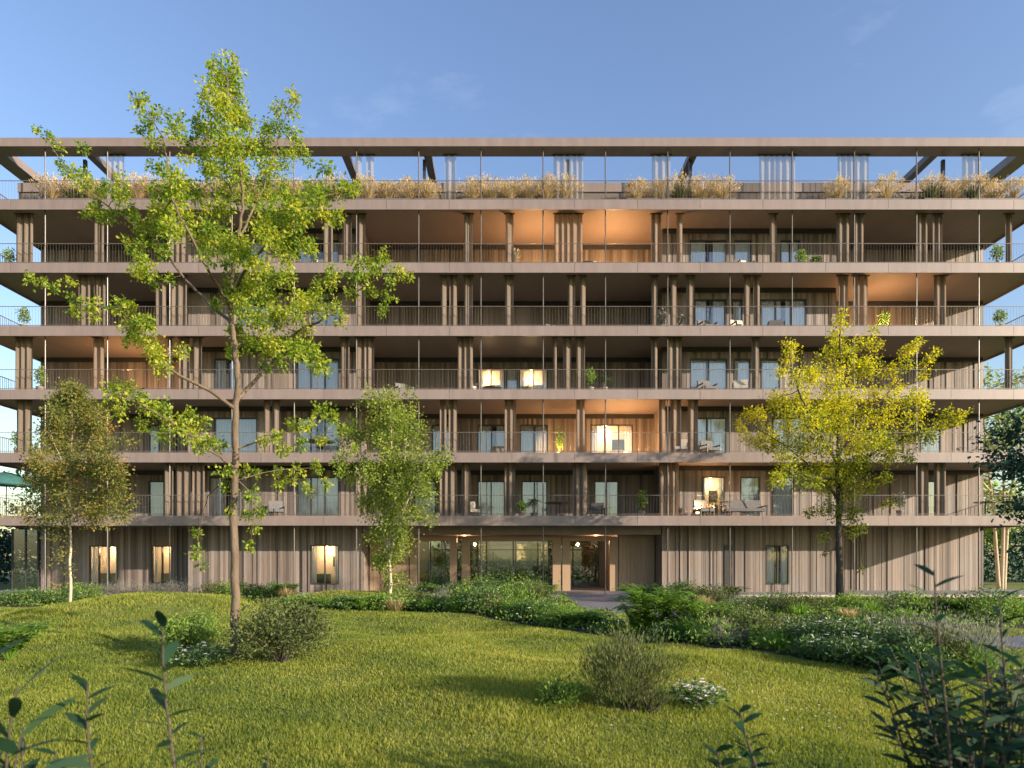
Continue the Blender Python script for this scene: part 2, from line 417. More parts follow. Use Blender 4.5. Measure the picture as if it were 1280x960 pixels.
# balcony railings
for i in range(1, 7):
    m = MB(); z = DECK[i]; yr = Y0 + .14; top = z + .98
    m.box(-W2+.12, W2-.12, yr-.015, yr+.015, top-.022, top); m.box(-W2+.12, W2-.12, yr-.012, yr+.012, z+.07, z+.095)
    for x in np.arange(-W2+.14, W2-.12, .14): m.box(x-.003, x+.003, yr-.003, yr+.003, z+.095, top-.03)
    for s in (-1, 1):
        xr = s*(W2-.14)
        m.box(xr-.02, xr+.02, yr+.02, YD, top-.032, top-.002); 
        for y in np.arange(yr+.12, YD, .125): m.box(xr-.006, xr+.006, y-.006, y+.006, z, top-.032)
    m.build('railing', M['metal'], bld)

# cladding with openings
def clad(x0, x1, y, z0, z1, holes, seed, wood='wood'):
    """vertical timber boards of uneven width between x0 and x1; holes are (x0, x1, z0, z1)"""
    r = random.Random(seed); m = MB(); x = x0
    cuts = sorted({x0, x1} | {h for a in holes for h in a[:2] if x0 < h < x1})
    for a, b in zip(cuts[:-1], cuts[1:]):
        mid = (a + b) / 2
        hs = [h for h in holes if h[0] <= mid <= h[1]]
        spans = [(z0, z1)]
        if hs: spans = [(z0, hs[0][2]), (hs[0][3], z1)]
        x = a
        while x < b - 1e-4:
            w = r.choice((.09, .11, .14, .14, .18)); e = min(x + w, b)
            if b - e < .06: e = b
            d = r.choice((0, 0, .008, .018)); t = min(1, max(0, r.gauss(.5, .27)))
            if r.random() < .07: d = -.03; t *= .35
            for (p, q) in spans:
                if q - p > .02: m.box(x + .0045, e - .0045, y - .03 - d, y + .03, p, q, t)
            x = e
        for (p, q) in spans:
            if q - p > .02: m.box(a, b, y + .032, y + .09, p, q, .1)
    return m.build('wall', M[wood], bld)

def return_wall(x, ya, yb, z0, z1, seed, side):
    r = random.Random(seed); m = MB(); y = ya
    while y < yb - 1e-4:
        e = min(y + r.choice((.11, .14, .18)), yb); t = min(1, max(0, r.gauss(.45, .2)))
        m.box(x - .045, x + .045, y + .005, e - .005, z0, z1, t); y = e
    return m.build('side_wall', M['wood'], bld)

def pleats(x0, x1, y, z0, z1, amp=.035, lam=.16, seed=0):
    r = random.Random(seed); n = max(6, int((x1 - x0) / lam * 12)); m = MB(); vs = []; fs = []
    ph = r.random()*6
    for k in range(n + 1):
        x = x0 + (x1 - x0) * k / n
        o = amp * math.sin(2*math.pi*(x - x0)/lam + ph + .7*math.sin((x-x0)*5+ph))
        vs += [(x, y + o, z0), (x + r.uniform(-.006,.006), y + o*.75, z1)]
    for k in range(n): fs.append((2*k, 2*k+2, 2*k+3, 2*k+1))
    m.add(vs, fs); return m

def window(px0, px1, fl, near, panes, state, sill=0.0, head=2.08):
    y = YN if near else YD; s = F / y
    x0, x1 = (px0 - CXP) / s, (px1 - CXP) / s; z0 = DECK[fl] + .02 + sill; z1 = DECK[fl] + head
    fr = MB(); t = .055
    fr.box(x0, x1, y-.05, y+.07, z1-t, z1); fr.box(x0, x1, y-.05, y+.07, z0, z0+t)
    fr.box(x0, x0+t, y-.05, y+.07, z0+t, z1-t); fr.box(x1-t, x1, y-.05, y+.07, z0+t, z1-t)
    for k in range(1, panes):
        xm = x0 + (x1-x0)*k/panes; fr.box(xm-t*.55, xm+t*.55, y-.04, y+.06, z0+t, z1-t)
    w = fr.build('window', M['darkmetal'], bld)
    g = MB(); g.box(x0+t, x1-t, y+.012, y+.02, z0+t, z1-t); g.build('pane', M['glass'], w)
    if state == 'lit':
        b = MB(); h = z1 - z0; ye_ = y + 1.12; xa, xb = x0-.3, x1+.3
        b.box(xa, xb, ye_, ye_+.04, z0-.02, z1+.22, .6); b.box(xa-.04, xa, y+.12, ye_, z0-.02, z1+.22, .5); b.box(xb, xb+.04, y+.12, ye_, z0-.02, z1+.22, .5)
        b.build('lit_room', M['room_wall'], w)
        b = MB(); q = random.Random(int(px0))
        b.box(x0+.1, x0+(x1-x0)*.5, ye_-.42, ye_-.02, z0-.02, z0+h*.26); b.box(x0+(x1-x0)*q.uniform(.5,.6), x1-.05, ye_-.05, ye_-.005, z0+h*.45, z0+h*.72)
        b.box(x1-.35, x1-.1, ye_-.3, ye_-.06, z0-.02, z0+h*.36)
        b.build('furniture', M['darkmetal'], w)
        b = MB(); xl = x0+(x1-x0)*q.uniform(.35,.65); b.lathe([(.03,-.02),(.10,-.12),(.11,-.16)], (xl, y+.62, z1+.02), n=12); b.build('room_lamp', M['lampglow'], w)
        c = pleats(x0+.02, x0+.02+(x1-x0)*.17, y+.2, z0+.02, z1+.05, .03, .12, int(px0)); c2 = pleats(x1-.02-(x1-x0)*.17, x1-.02, y+.2, z0+.02, z1+.05, .03, .12, int(px1)); c.add(c2.v, c2.f)
        c.build('inner_curtain', M['sheer'], w, smooth=True)
        li = bpy.data.lights.new('room_light','POINT'); li.energy = 34*(x1-x0); li.color = (1,.66,.34); li.shadow_soft_size = .1
        lo = bpy.data.objects.new('room_light', li); lo.parent = w; lo.location = (xl, y+.62, z1-.22); link(lo)
    else:
        seed = int(px0*7 + fl)
        rr = random.Random(seed); cuts = [(x0+.02, x0+(x1-x0)*rr.uniform(.34,.5)), (x0+(x1-x0)*rr.uniform(.56,.7), x1-.02)]
        if state == 'full': cuts = [(x0+.02, x1-.02)]
        b = MB()
        for (p, q) in cuts:
            c = pleats(p, q, y+.10, z0+.06, z1-.06, .02, .15, seed); b.add(c.v, c.f)
        b.build('inner_curtain', M['sheer'], w, smooth=True)
    return (x0, x1, z0, z1)

WIN = [ # px0, px1, storey, shallow bay?, panes, state
 (597,631,3,0,2,'lit'),(649,685,3,0,2,'lit'),(633,647,3,0,1,'full'),
 (597,632,2,0,2,'part'),(650,685,2,0,2,'part'),(738,791,2,0,3,'lit'),
 (597,631,1,0,2,'full'),(652,684,1,0,2,'part'),(743,773,1,0,2,'part'),(540,566,2,0,1,'full'),(518,545,1,0,1,'full'),
 (862,908,5,1,2,'part'),(917,940,5,1,1,'full'),(975,1000,5,1,2,'full'),
 (868,908,4,1,2,'part'),(950,1008,4,1,3,'part'),(915,928,4,1,1,'full'),
 (862,909,3,1,2,'full'),(917,938,3,1,1,'full'),(950,975,3,1,1,'full'),
 (860,908,2,1,2,'full'),(965,1005,2,1,2,'part'),
 (878,906,1,1,1,'lit'),(925,950,1,1,1,'full'),(965,992,1,1,1,'full'),
 (372,424,5,1,3,'part'),(290,335,5,1,2,'full'),(390,426,4,1,2,'full'),(300,345,4,1,2,'part'),
 (371,424,3,1,3,'full'),(268,300,3,1,2,'part'),(371,424,2,1,3,'part'),(268,322,2,1,2,'full'),
 (371,424,1,1,3,'full'),(262,300,1,1,2,'part'),
 (186,206,1,0,1,'full'),(186,200,2,0,1,'full'),(1155,1172,1,0,1,'full'),(1150,1176,2,0,1,'part'),
 (388,424,0,1,2,'lit'),(112,148,0,0,3,'lit'),(190,216,0,0,2,'lit'),(957,986,0,1,2,'part'),
]
holes = {}
for wn in WIN:
    hd = 2.08
    holes.setdefault((wn[2], wn[3]), []).append(window(*wn, head=hd if wn[2] else 2.35, sill=0 if wn[2] else .35))
NL, NR = 7.5, 16.2
for fl in range(6):
    z0, z1 = DECK[fl], SOF[fl]
    hd_ = holes.get((fl, 0), []); hn_ = holes.get((fl, 1), [])
    sel = lambda hs, a, b: [h for h in hs if h[0] > a and h[1] < b]
    clad(-24.8, -NR, YD, z0, z1, sel(hd_, -24.8, -NR), fl*10+1)
    clad(-NR, -NL, YN, z0, z1, sel(hn_, -NR, -NL), fl*10+2)
    if fl: clad(-NL, NL, YD, z0, z1, sel(hd_, -NL, NL), fl*10+3)
    clad(NL, NR, YN, z0, z1, sel(hn_, NL, NR), fl*10+4)
    clad(NR, 24.8, YD, z0, z1, sel(hd_, NR, 24.8), fl*10+5)
    if fl:
        for (a, b, y) in ((-24.8,-NR,YD),(-NR,-NL,YN),(-NL,NL,YD),(NL,NR,YN),(NR,24.8,YD)):
            m = MB(); m.box(a+.05, b-.05, y-.09, y-.062, z1-.24, z1-.002); m.build('header', M['darkmetal'], bld)
    return_wall(-NR, YN, YD, z0, z1, fl*10+6, 1); return_wall(NR, YN, YD, z0, z1, fl*10+7, 1)
    return_wall(-NL, YN+.1, YD, z0, z1, fl*10+8, 1); return_wall(NL, YN+.1, YD, z0, z1, fl*10+9, 1)
    # near-black backing wall, darkness of the unlit rooms put into its paint
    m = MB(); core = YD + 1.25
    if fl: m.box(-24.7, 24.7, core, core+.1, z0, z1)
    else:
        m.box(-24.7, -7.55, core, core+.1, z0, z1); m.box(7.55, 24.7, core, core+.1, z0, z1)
    m.build('dark_backing_wall', M['dark'], bld)
    for s in (-1, 1):
        m = MB(); m.box(s*24.72-.06, s*24.72+.06, YD+.1, BACK-.2, z0, z1); m.build('end_wall', M['woodwarm'], bld)

# dark house door in the shallow right bay
m = MB(); s = F/YN; m.box((905-640)/s, (915-640)/s, YN-.075, YN-.05, .12, 2.45)
d = m.build('door', M['darkmetal'], bld); m = MB(); m.tube([((913-640)/s, YN-.10, 1.0), ((913-640)/s, YN-.10, 1.35)], .012); m.build('handle', M['rod'], d)

# entrance passage: timber portals, side blocks, glazed screens
def portal(x0, x1, y, w, zt, name='portal_frame'):
    m = MB(); m.box(x0, x0+w, y, y+.35, .1, zt, .7); m.box(x1-w, x1, y, y+.35, .1, zt, .7); m.box(x0+w, x1-w, y, y+.35, zt-.24, zt, .75)
    return m.build(name, M['woodwarm'], bld)
m = MB(); m.box(-7.45, 7.45, YN-.02, YN+.45, 2.97, 3.44, .7); m.build('entrance_beam', M['fascia'], bld)
yp = Y0+3.3; s = F/yp
for a, b in ((-5.3, (571-640)/s), ((577-640)/s, (701-640)/s), ((703-640)/s, 5.5)):
    portal(a, b, yp, .42 if a > -4 else .36, 2.92)
for s_ in (-1, 1):
    xa, xb = (5.55, 7.40) if s_ > 0 else (-7.40, -5.35)
    r = random.Random(5); m = MB(); x = xa
    while x < xb-1e-4:
        e = min(x+r.choice((.12,.16,.2)), xb); m.box(x+.004, e-.004, yp+.02, yp+.08, .1, 3.42, r.gauss(.6,.15)); x = e
    y = yp + .1
    while y < Y0+11:
        e = y + r.choice((.12,.16,.2)); xi = xa if s_ > 0 else xb
        m.box(xi-.03, xi+.03, y+.004, e-.004, .1, 3.42, r.gauss(.6,.15)); y = e
    m.build('passage_wall', M['woodwarm'], bld)
for a, b in ((-5.0,(556-640)/s),((597-640)/s,(686-640)/s)):
    m = MB()
    for x in (a, (a+b)/2, b): m.box(x-.03, x+.03, yp+.14, yp+.2, .1, 2.66)
    sc = m.build('glazed_screen', M['darkmetal'], bld); m = MB(); m.box(a+.03, b-.03, yp+.165, yp+.175, .1, 2.66); m.build('pane', M['lobbyglass'], sc)
m = MB(); m.box(-5.3, 5.5, yp+.4, Y0+11, 3.05, 3.12); m.build('passage_ceiling', M['woodwarm'], bld)
m = MB(); yg = Y0+10.2
for x in (-5.2,-3.4,-1.6,.2,2.0,3.8,5.4): m.box(x-.035, x+.035, yg-.05, yg+.05, .1, 3.05)
m.box(-5.2, 5.4, yg-.045, yg+.045, 2.3, 2.37)
sc = m.build('glazed_screen', M['darkmetal'], bld); m = MB(); m.box(-5.2, 5.4, yg-.008, yg+.008, .1, 3.05); m.build('pane', M['lobbyglass'], sc)
# terrace glass corner at the far left of the ground storey
m = MB()
for x in (-26.3,-25.6,-24.95): m.box(x-.03, x+.03, YD-.05, YD+.05, .1, 3.3)
sc = m.build('glazed_screen', M['darkmetal'], bld); m = MB(); m.box(-26.3, -24.95, YD-.008, YD+.008, .1, 3.3); m.build('pane', M['glass'], sc)

# ------------------------------------------------------------------ curtains on the balconies
ORD = ['first','second','third','fourth','fifth','sixth','seventh','eighth','ninth','tenth','eleventh','twelfth','thirteenth','fourteenth','fifteenth','sixteenth','seventeenth','eighteenth','nineteenth','twentieth','twenty-first','twenty-second','twenty-third','twenty-fourth','twenty-fifth','twenty-sixth','twenty-seventh','twenty-eighth','twenty-ninth','thirtieth','thirty-first','thirty-second','thirty-third','thirty-fourth','thirty-fifth','thirty-sixth','thirty-seventh','thirty-eighth','thirty-ninth','fortieth']
STOREY = {1:'first floor balcony',2:'second floor balcony',3:'third floor balcony',4:'fourth floor balcony',5:'fifth floor balcony',6:'roof terrace'}
CURT = {
5:[(20,41),(117,130),(213,236),(404,416),(428,440),(445,457),(580,591),(632,642),(693,728),(814,826),(846,853),(962,971),(1046,1062),(1068,1080),(1147,1160),(1165,1178),(1256,1266)],
4:[(98,113),(117,132),(195,207),(211,234),(445,457),(551,558),(562,571),(580,591),(631,642),(710,719),(725,732),(814,822),(838,846),(858,868),(930,938),(942,950),(1047,1060),(1066,1085),(1168,1183)],
3:[(20,41),(117,130),(210,216),(224,238),(240,253),(426,437),(445,458),(459,468),(572,591),(691,696),(704,714),(720,731),(814,822),(835,852),(940,949),(1256,1266)],
2:[(20,41),(330,337),(340,350),(550,558),(561,571),(631,645),(720,731),(824,832),(838,851),(860,872),(1046,1060)],
1:[(205,217),(219,239),(241,256),(445,458),(550,571),(577,588),(631,644),(716,734),(824,848),(1148,1160),(1168,1182)],
6:[(133,156),(445,452),(458,467),(556,570),(692,729),(815,838),(949,994),(1047,1086),(1203,1226)]}
for fl, lst in CURT.items():
    yc = Y0 + .62; s = F / yc
    for i, (a, b) in enumerate(lst):
        x0, x1 = (a-CXP)/s, (b-CXP)/s; z0 = DECK[fl]+.03; z1 = (SOF[fl]-.03) if fl < 6 else 21.04
        m = pleats(x0, x1, yc, z0, z1, .06, .30, fl*50+i)
        o = m.build('curtain', M['sheerdrape'] if fl == 6 else M['drape'], None, smooth=True)
        wd = 'wide' if b-a > 20 else ('narrow' if b-a < 11 else 'gathered')
        if fl == 6: tag(o, 'sheer %s curtain under the roof pergola, %s from the left' % (wd, ORD[i]), 'curtain', 'sheer curtains on the roof terrace')
        else: tag(o, '%s taupe curtain on the %s, %s curtain from the left' % (wd, STOREY[fl], ORD[i]), 'curtain', 'curtains along the balconies')
        rl = MB(); rl.box(x0-.06, x1+.06, yc-.05, yc+.05, z1+.002, z1+.028); rl.build('curtain_rail', M['darkmetal'], o)

# ------------------------------------------------------------------ foliage builders
def unit(n, rng):
    v = rng.normal(size=(n, 3)); return v / (np.linalg.norm(v, axis=1, keepdims=True) + 1e-9)

def leaf_arrays(pts, size, rng, aspect=.55, up=.3, dirs=None, droop=0.0):
    """one folded diamond per leaf: base, two sides, tip"""
    n = len(pts); d = unit(n, rng) if dirs is None else dirs + .35*unit(n, rng)
    d[:, 2] -= droop
    d /= np.linalg.norm(d, axis=1, keepdims=True) + 1e-9
    nn = unit(n, rng); nn[:, 2] += up; s = np.cross(d, nn); s /= np.linalg.norm(s, axis=1, keepdims=True) + 1e-9
    nn = np.cross(s, d); L = np.asarray(size).reshape(-1, 1)
    base = pts; tip = pts + d*L; mid = pts + d*L*.45 + nn*L*.08
    a = mid + s*L*aspect*.5; b = mid - s*L*aspect*.5
    V = np.stack([base, a, tip, b], 1).reshape(-1, 3)
    Fq = np.arange(n*4).reshape(n, 4)
    return V, Fq

def lance_arrays(base, dirs, length, width, rng, curve=.25, seg=3, twist=.2):
    """long leaves and blades as tapering bent strips"""
    n = len(base); d = dirs / (np.linalg.norm(dirs, axis=1, keepdims=True)+1e-9)
    upv = np.tile(np.array([[0,0,1.0]]), (n,1)); s = np.cross(d, upv) + twist*unit(n, rng); s /= np.linalg.norm(s, axis=1, keepdims=True)+1e-9
    L = np.asarray(length).reshape(-1,1); Wd = np.asarray(width).reshape(-1,1); rows = []
    for k in range(seg+1):
        t = k/seg; p = base + d*L*t; p = p + np.array([[0,0,-1.0]])*L*curve*t*t
        w = Wd*(max(.06, math.sin(math.pi*min(1,(t*.86+.12)))))
        rows += [p - s*w*.5, p + s*w*.5]
    V = np.stack(rows, 1).reshape(-1, 3); k = 2*(seg+1); o = (np.arange(n)*k)[:,None]
    Fq = np.concatenate([np.stack([o[:,0]+2*i, o[:,0]+2*i+1, o[:,0]+2*i+3, o[:,0]+2*i+2], 1) for i in range(seg)])
    return V, Fq, np.tile(np.arange(n), seg)

def tree(name, label, cat, dist, limbs, clumps, leaf, bark, crownR, lsize=.075, dens=1.0, seed=1, axis=None, group=None, aspect=.6, twig=.02, spread=1.0, tmean=.5, top=0.0, dz=1.0, scat=.34):
    rng = np.random.RandomState(seed); rd = random.Random(seed)
    base = limbs[0][0][0]; bx = (base[0]-CXP)*dist/F; root = empty(name, (bx, dist, Hf(bx, dist)))
    tag(root, label, cat, group); off = np.array(root.location)
    mb = MB(); samples = []
    def bezpts(ps, n=6):
        q = smooth_path([tuple(p) for p in ps], n); return [Vector(p) for p in q]
    for (pts, r0, r1) in limbs:
        w = [P(p[0], p[1], dist + dz*(p[2] if len(p) > 2 else 0)) for p in pts]
        if pts is limbs[0][0]: w[0].z = min(w[0].z, Hf(w[0].x, w[0].y)) - .1
        q = bezpts(w); q = [p + Vector((rd.gauss(0,.012), rd.gauss(0,.012), 0)) if 0 < i < len(q)-1 else p for i, p in enumerate(q)]
        rr = [r0 + (r1-r0)*(i/(len(q)-1))**.8 for i in range(len(q))]
        mb.tube([p - Vector(off) for p in q], rr, n=9)
        for p, r in zip(q, rr): samples.append((p, r))
    SP = np.array([list(p) for p, r in samples]); SR = np.array([r for p, r in samples])
    ax = axis if axis is not None else base[0]
    allp = []; alld = []; allt = []
    SPX = np.stack([CXP + SP[:,0]*F/SP[:,1], HZ - (SP[:,2]-EYE)*F/SP[:,1]], 1); ND = SP[:,1].copy()
    order = sorted(range(len(clumps)), key=lambda i: np.min(np.hypot(SPX[:,0]-clumps[i][0], SPX[:,1]-clumps[i][1])))
    NP = SP.copy(); NR_ = SR.copy(); NPX = SPX.copy()
    for ci in order:
        cx, cy, r = clumps[ci]; dx = (cx-ax)*dist/F; lim = math.sqrt(max(.06, crownR**2 - dx*dx*.8))*.72
        pd = np.hypot(NPX[:,0]-cx, NPX[:,1]-cy + 0) + .8*np.clip(cy - NPX[:,1] + 0, -40, 0)*-.0
        near_ = int(np.argmin(pd + .5*np.clip(cy - NPX[:,1], 0, None)*0 + rng.uniform(0, r*.8, len(pd))))
        dloc = NP[near_,1] + rng.normal(0, .22*lim + .02)
        c = np.array(P(cx, cy, dloc)); rw = r*dist/F*spread
        k = near_; a = NP[k]
        NP = np.vstack([NP, c]); NPX = np.vstack([NPX, [cx, cy]]); NR_ = np.append(NR_, min(twig, NR_[k]*.8)*.55)
        SR = NR_
        mid = (a+c)/2 + np.array([rng.normal(0,.06), rng.normal(0,.06), -.10*np.linalg.norm(c-a)*rng.uniform(.2,1)])
        tr_ = min(twig, SR[k]*.8)
        mb.tube([Vector(a-off), Vector(mid-off), Vector(c-off)], [tr_, tr_*.7, tr_*.3], n=5, cap=False)
        ns = max(3, int(4 + r*.25)); nl = int(max(10, dens*(r**2)*1.5/ns))
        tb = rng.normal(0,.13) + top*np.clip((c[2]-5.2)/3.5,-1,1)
        for j in range(ns):
            e = c + unit(1, rng)[0]*rw*rng.uniform(.5,1.15)
            mb.tube([Vector(c-off), Vector(e-off)], [tr_*.35, tr_*.12], n=4, cap=False)
            t = rng.uniform(.15, 1.1, size=(nl,1)); pp = c + (e-c)*t + rng.normal(0, rw*scat, size=(nl,3))
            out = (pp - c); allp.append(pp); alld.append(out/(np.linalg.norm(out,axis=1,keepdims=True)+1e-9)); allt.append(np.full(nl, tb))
    mb.build('trunk', bark, root, smooth=True)
    pts = np.concatenate(allp) - off; dr = np.concatenate(alld); n = len(pts)
    V, Fq = leaf_arrays(pts, rng.uniform(.5,1.35,n)*lsize, rng, aspect=aspect, up=.6, dirs=dr*.6 + .5*unit(n, rng), droop=.15)
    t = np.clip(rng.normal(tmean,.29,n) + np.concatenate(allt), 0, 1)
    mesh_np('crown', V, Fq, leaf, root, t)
    return root

# the tall young tree on the left mound
T1 = [(285,95,14),(275,108,12),(292,88,8),(295,125,12),(262,135,11),(280,140,12),(305,150,10),(272,160,12),(250,152,7),(168,130,7),(176,126,6),(185,150,8),(200,143,7),(215,165,8),(195,178,7),(222,148,6),(48,160,5),(60,172,6),(75,182,5),(102,185,6),(80,205,6),(92,215,8),(105,228,8),(120,240,9),(135,235,8),(265,78,4),
 (350,135,8),(370,122,6),(345,160,11),(365,165,8),(375,185,8),(385,200,8),(330,185,11),(355,200,10),(310,185,11),(285,170,11),(290,200,12),(260,190,11),(240,180,8),(265,215,12),(235,200,7),(205,212,7),(190,207,6),(225,225,10),(240,240,12),(215,245,10),(195,240,8),(300,225,12),(330,225,11),(315,250,12),(350,235,11),(285,245,12),(260,260,12),
 (385,240,10),(405,245,9),(430,240,8),(445,235,6),(375,260,10),(400,265,10),(420,275,7),(370,280,11),(345,270,11),(330,290,12),(365,300,10),(385,310,8),(350,315,11),(120,262,8),(108,268,6),(140,270,8),(160,262,9),(150,245,8),(175,280,9),(200,265,10),(185,300,10),(160,305,8),(215,290,10),(230,275,10),(250,290,11),(205,315,8),(175,325,8),(185,340,8),(195,352,7),(165,340,7),(215,350,6),
 (275,300,12),(300,310,12),(260,320,8),(285,330,9),(320,335,12),(345,345,12),(310,360,11),(335,375,12),(300,385,10),(320,400,11),(350,400,12),(370,385,10),(285,360,8),(270,380,7),(295,410,9),(340,425,11),(365,420,10),(310,430,10),(290,440,8),(395,360,10),(390,380,9),(415,350,9),(440,345,8),(455,340,8),(470,330,8),(480,320,7),(500,340,7),(512,345,5),(490,350,7),(485,375,7),(478,387,6),(465,365,7),(440,365,7),(420,385,7),(405,390,8),
 (38,350,5),(55,355,5),(70,362,5),(85,355,5),(92,375,6),(95,388,6),(115,380,7),(118,395,6),(150,385,8),(160,405,9),(175,415,9),(190,430,9),(165,425,7),(200,445,8),(180,400,7),(205,460,7),(225,440,7),(375,440,10),(395,450,9),(405,457,7),(350,450,8),(330,460,7),
 (140,490,9),(155,485,9),(170,495,9),(150,515,8),(185,510,9),(180,530,8),(205,515,9),(220,530,10),(235,525,9),(205,545,8),(240,545,9),(255,530,7),(260,550,8),(275,557,7),(135,505,6),(250,562,6),(400,515,8),(385,530,8),(415,522,8),(370,532,8),(345,545,7),(330,550,6),(428,540,7),(440,560,6),
 (280,590,6),(285,610,6),(305,590,5),(320,590,6),(315,620,7),(310,645,7),(285,640,6),(318,660,6),(310,682,6),(325,640,6),(355,560,7),(378,556,7),(402,548,7),(350,603,6),(386,612,6),(406,602,6),(424,590,6),(345,590,6),(362,600,6),(372,588,6),(395,585,6),(245,668,6),(248,690,6),(252,706,5)]
D1 = 10.3
_r = np.random.RandomState(4)
T1 += [(cx+_r.normal(0,1)*r*1.2, cy+_r.normal(0,1)*r*1.2, r*.8) for (cx,cy,r) in T1 if r >= 8 and cy < 470 for _ in range(1)]
main_tree = tree('young_maple', 'tall young tree with bright green leaves and a bare trunk on the left mound', 'tree', D1,
 [([(294,803,0),(293,700,0),(294,600,0),(296,505,0),(297,455,0),(290,410,.05),(288,370,.1),(296,310,.05),(303,250,0),(300,190,-.05),(288,130,0),(284,92,0)], .072, .008),
  ([(295,512,0),(262,488,-.1),(218,465,-.2),(186,428,-.3),(152,392,-.35),(96,378,-.3)], .034, .007),
  ([(297,500,0),(322,472,.15),(358,425,.3),(405,398,.3),(440,368,.35),(478,345,.3)], .036, .007),
  ([(290,405,.05),(262,380,.3),(228,345,.5),(205,312,.6),(172,285,.6),(118,245,.6),(82,208,.6),(58,172,.6)], .030, .005),
  ([(289,370,.1),(312,330,-.3),(345,295,-.5),(372,262,-.6),(408,245,-.6),(440,238,-.6)], .028, .005),
  ([(290,385,.1),(262,340,-.4),(235,290,-.6),(212,240,-.6),(205,180,-.5),(178,130,-.4)], .026, .005),
  ([(297,300,.05),(318,260,.4),(338,210,.5),(350,165,.5),(366,126,.4)], .022, .005),
  ([(301,265,0),(285,230,.4),(262,200,.5),(256,150,.4)], .018, .005),
  ([(294,585,0),(262,562,-.2),(222,532,-.3),(180,508,-.4),(145,492,-.4)], .020, .005),
  ([(296,560,0),(335,548,.1),(380,532,.2),(425,525,.2)], .018, .005),
  ([(296,600,0),(318,625,.15),(314,675,.2)], .010, .004),
  ([(295,590,0),(262,620,.2),(248,665,.3),(251,705,.3)], .010, .004),
  ([(297,600,0),(345,588,.2),(395,585,.3)], .010, .004)],
 T1, M['leaf_main'], M['bark'], 2.6, lsize=.056, dens=1.55, seed=3, axis=290, tmean=.56, twig=.010, spread=1.2, dz=2.0, scat=.36)

T2 = [(1050,392,6),(1050,405,8),(1048,422,9),(1045,440,12),(1075,430,9),(1090,415,7),(1095,430,8),(985,430,7),(990,445,9),(1000,470,11),(980,460,7),(1020,470,11),(1045,465,12),(1070,460,12),(1090,455,11),(1130,440,8),(1145,433,7),(1152,426,5),(1135,455,8),(1160,450,7),(1168,440,5),(1155,470,6),(1110,465,9),(1125,480,9),(1140,500,10),(1120,500,11),(1150,495,9),(1155,510,8),(1090,490,12),(1065,495,13),(1035,500,13),(1005,500,12),(980,505,12),(965,500,10),(950,520,10),(935,520,8),(925,532,7),(960,540,12),(985,530,12),(1010,525,13),(1045,530,14),(1080,520,13),(1110,520,12),(1185,515,7),(1196,525,7),(1205,515,5),(1175,530,8),(1160,545,9),(1130,545,11),(1100,550,12),(1065,560,14),(1030,560,13),(1000,560,12),(975,560,12),(950,555,9),(930,545,7),(985,580,12),(1015,585,12),(1045,590,13),(1080,585,12),(1110,570,11),(1135,570,8),(1000,600,10),(1030,610,12),(1060,615,12),(1085,610,10),(1110,600,8),(975,595,8),(1045,640,9),(1025,635,8),(1070,640,8),(1065,665,8),(1080,660,7),(1030,668,6),(1010,640,6),(1076,712,4),(1030,690,4),(1110,630,6),(1050,505,12),(1020,540,12),(1075,545,12),(1055,575,12)]
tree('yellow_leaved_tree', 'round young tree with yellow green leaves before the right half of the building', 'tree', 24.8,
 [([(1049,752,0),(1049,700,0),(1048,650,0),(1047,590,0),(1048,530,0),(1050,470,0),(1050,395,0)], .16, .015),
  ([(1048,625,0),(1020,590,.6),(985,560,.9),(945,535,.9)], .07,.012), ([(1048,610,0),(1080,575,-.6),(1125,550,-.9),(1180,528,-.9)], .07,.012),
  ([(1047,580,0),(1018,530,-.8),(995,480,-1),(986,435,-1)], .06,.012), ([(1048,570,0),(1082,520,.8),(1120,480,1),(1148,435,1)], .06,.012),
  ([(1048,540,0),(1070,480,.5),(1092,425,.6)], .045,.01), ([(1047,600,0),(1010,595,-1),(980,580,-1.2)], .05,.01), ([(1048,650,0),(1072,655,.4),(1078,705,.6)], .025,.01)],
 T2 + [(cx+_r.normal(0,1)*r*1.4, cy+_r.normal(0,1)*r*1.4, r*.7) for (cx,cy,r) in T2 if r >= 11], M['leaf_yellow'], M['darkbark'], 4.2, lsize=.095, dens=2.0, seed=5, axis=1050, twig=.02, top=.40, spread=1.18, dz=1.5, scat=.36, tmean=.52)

T4 = [(487,498,7),(490,515,10),(470,520,9),(505,530,11),(480,545,12),(510,555,12),(530,575,9),(545,575,7),(460,545,9),(440,532,8),(430,552,8),(490,575,13),(515,590,12),(470,590,11),(440,600,8),(452,575,8),(500,610,12),(525,610,8),(480,620,10),(460,625,8),(505,640,12),(525,640,8),(490,650,10),(475,670,8),(490,690,9),(505,680,8),(485,710,8),(500,725,8),(425,575,6),(545,590,5),(462,500,5),(512,515,7),(535,625,6),(470,700,6)]
tree('slender_tree', 'slender pale green tree with low branches just left of the entrance', 'tree', 24.0,
 [([(488,742,0),(487,690,0),(489,640,0),(490,580,0),(488,500,0)], .07, .012), ([(488,700,0),(470,640,.4),(455,580,.6),(440,535,.6)], .04,.01), ([(488,690,0),(508,630,-.4),(530,585,-.5),(543,575,-.5)], .04,.01), ([(489,640,0),(505,580,.4),(510,520,.5)], .03,.01)],
 T4 + [(cx+_r.normal(0,1)*r*1.3, cy+_r.normal(0,1)*r*1.3, r*.8) for (cx,cy,r) in T4 for _ in range(2)], M['leaf_lime'], M['palebark'], 1.9, lsize=.10, dens=2.2, seed=9, axis=488, twig=.013, spread=1.45, scat=.42, tmean=.55)

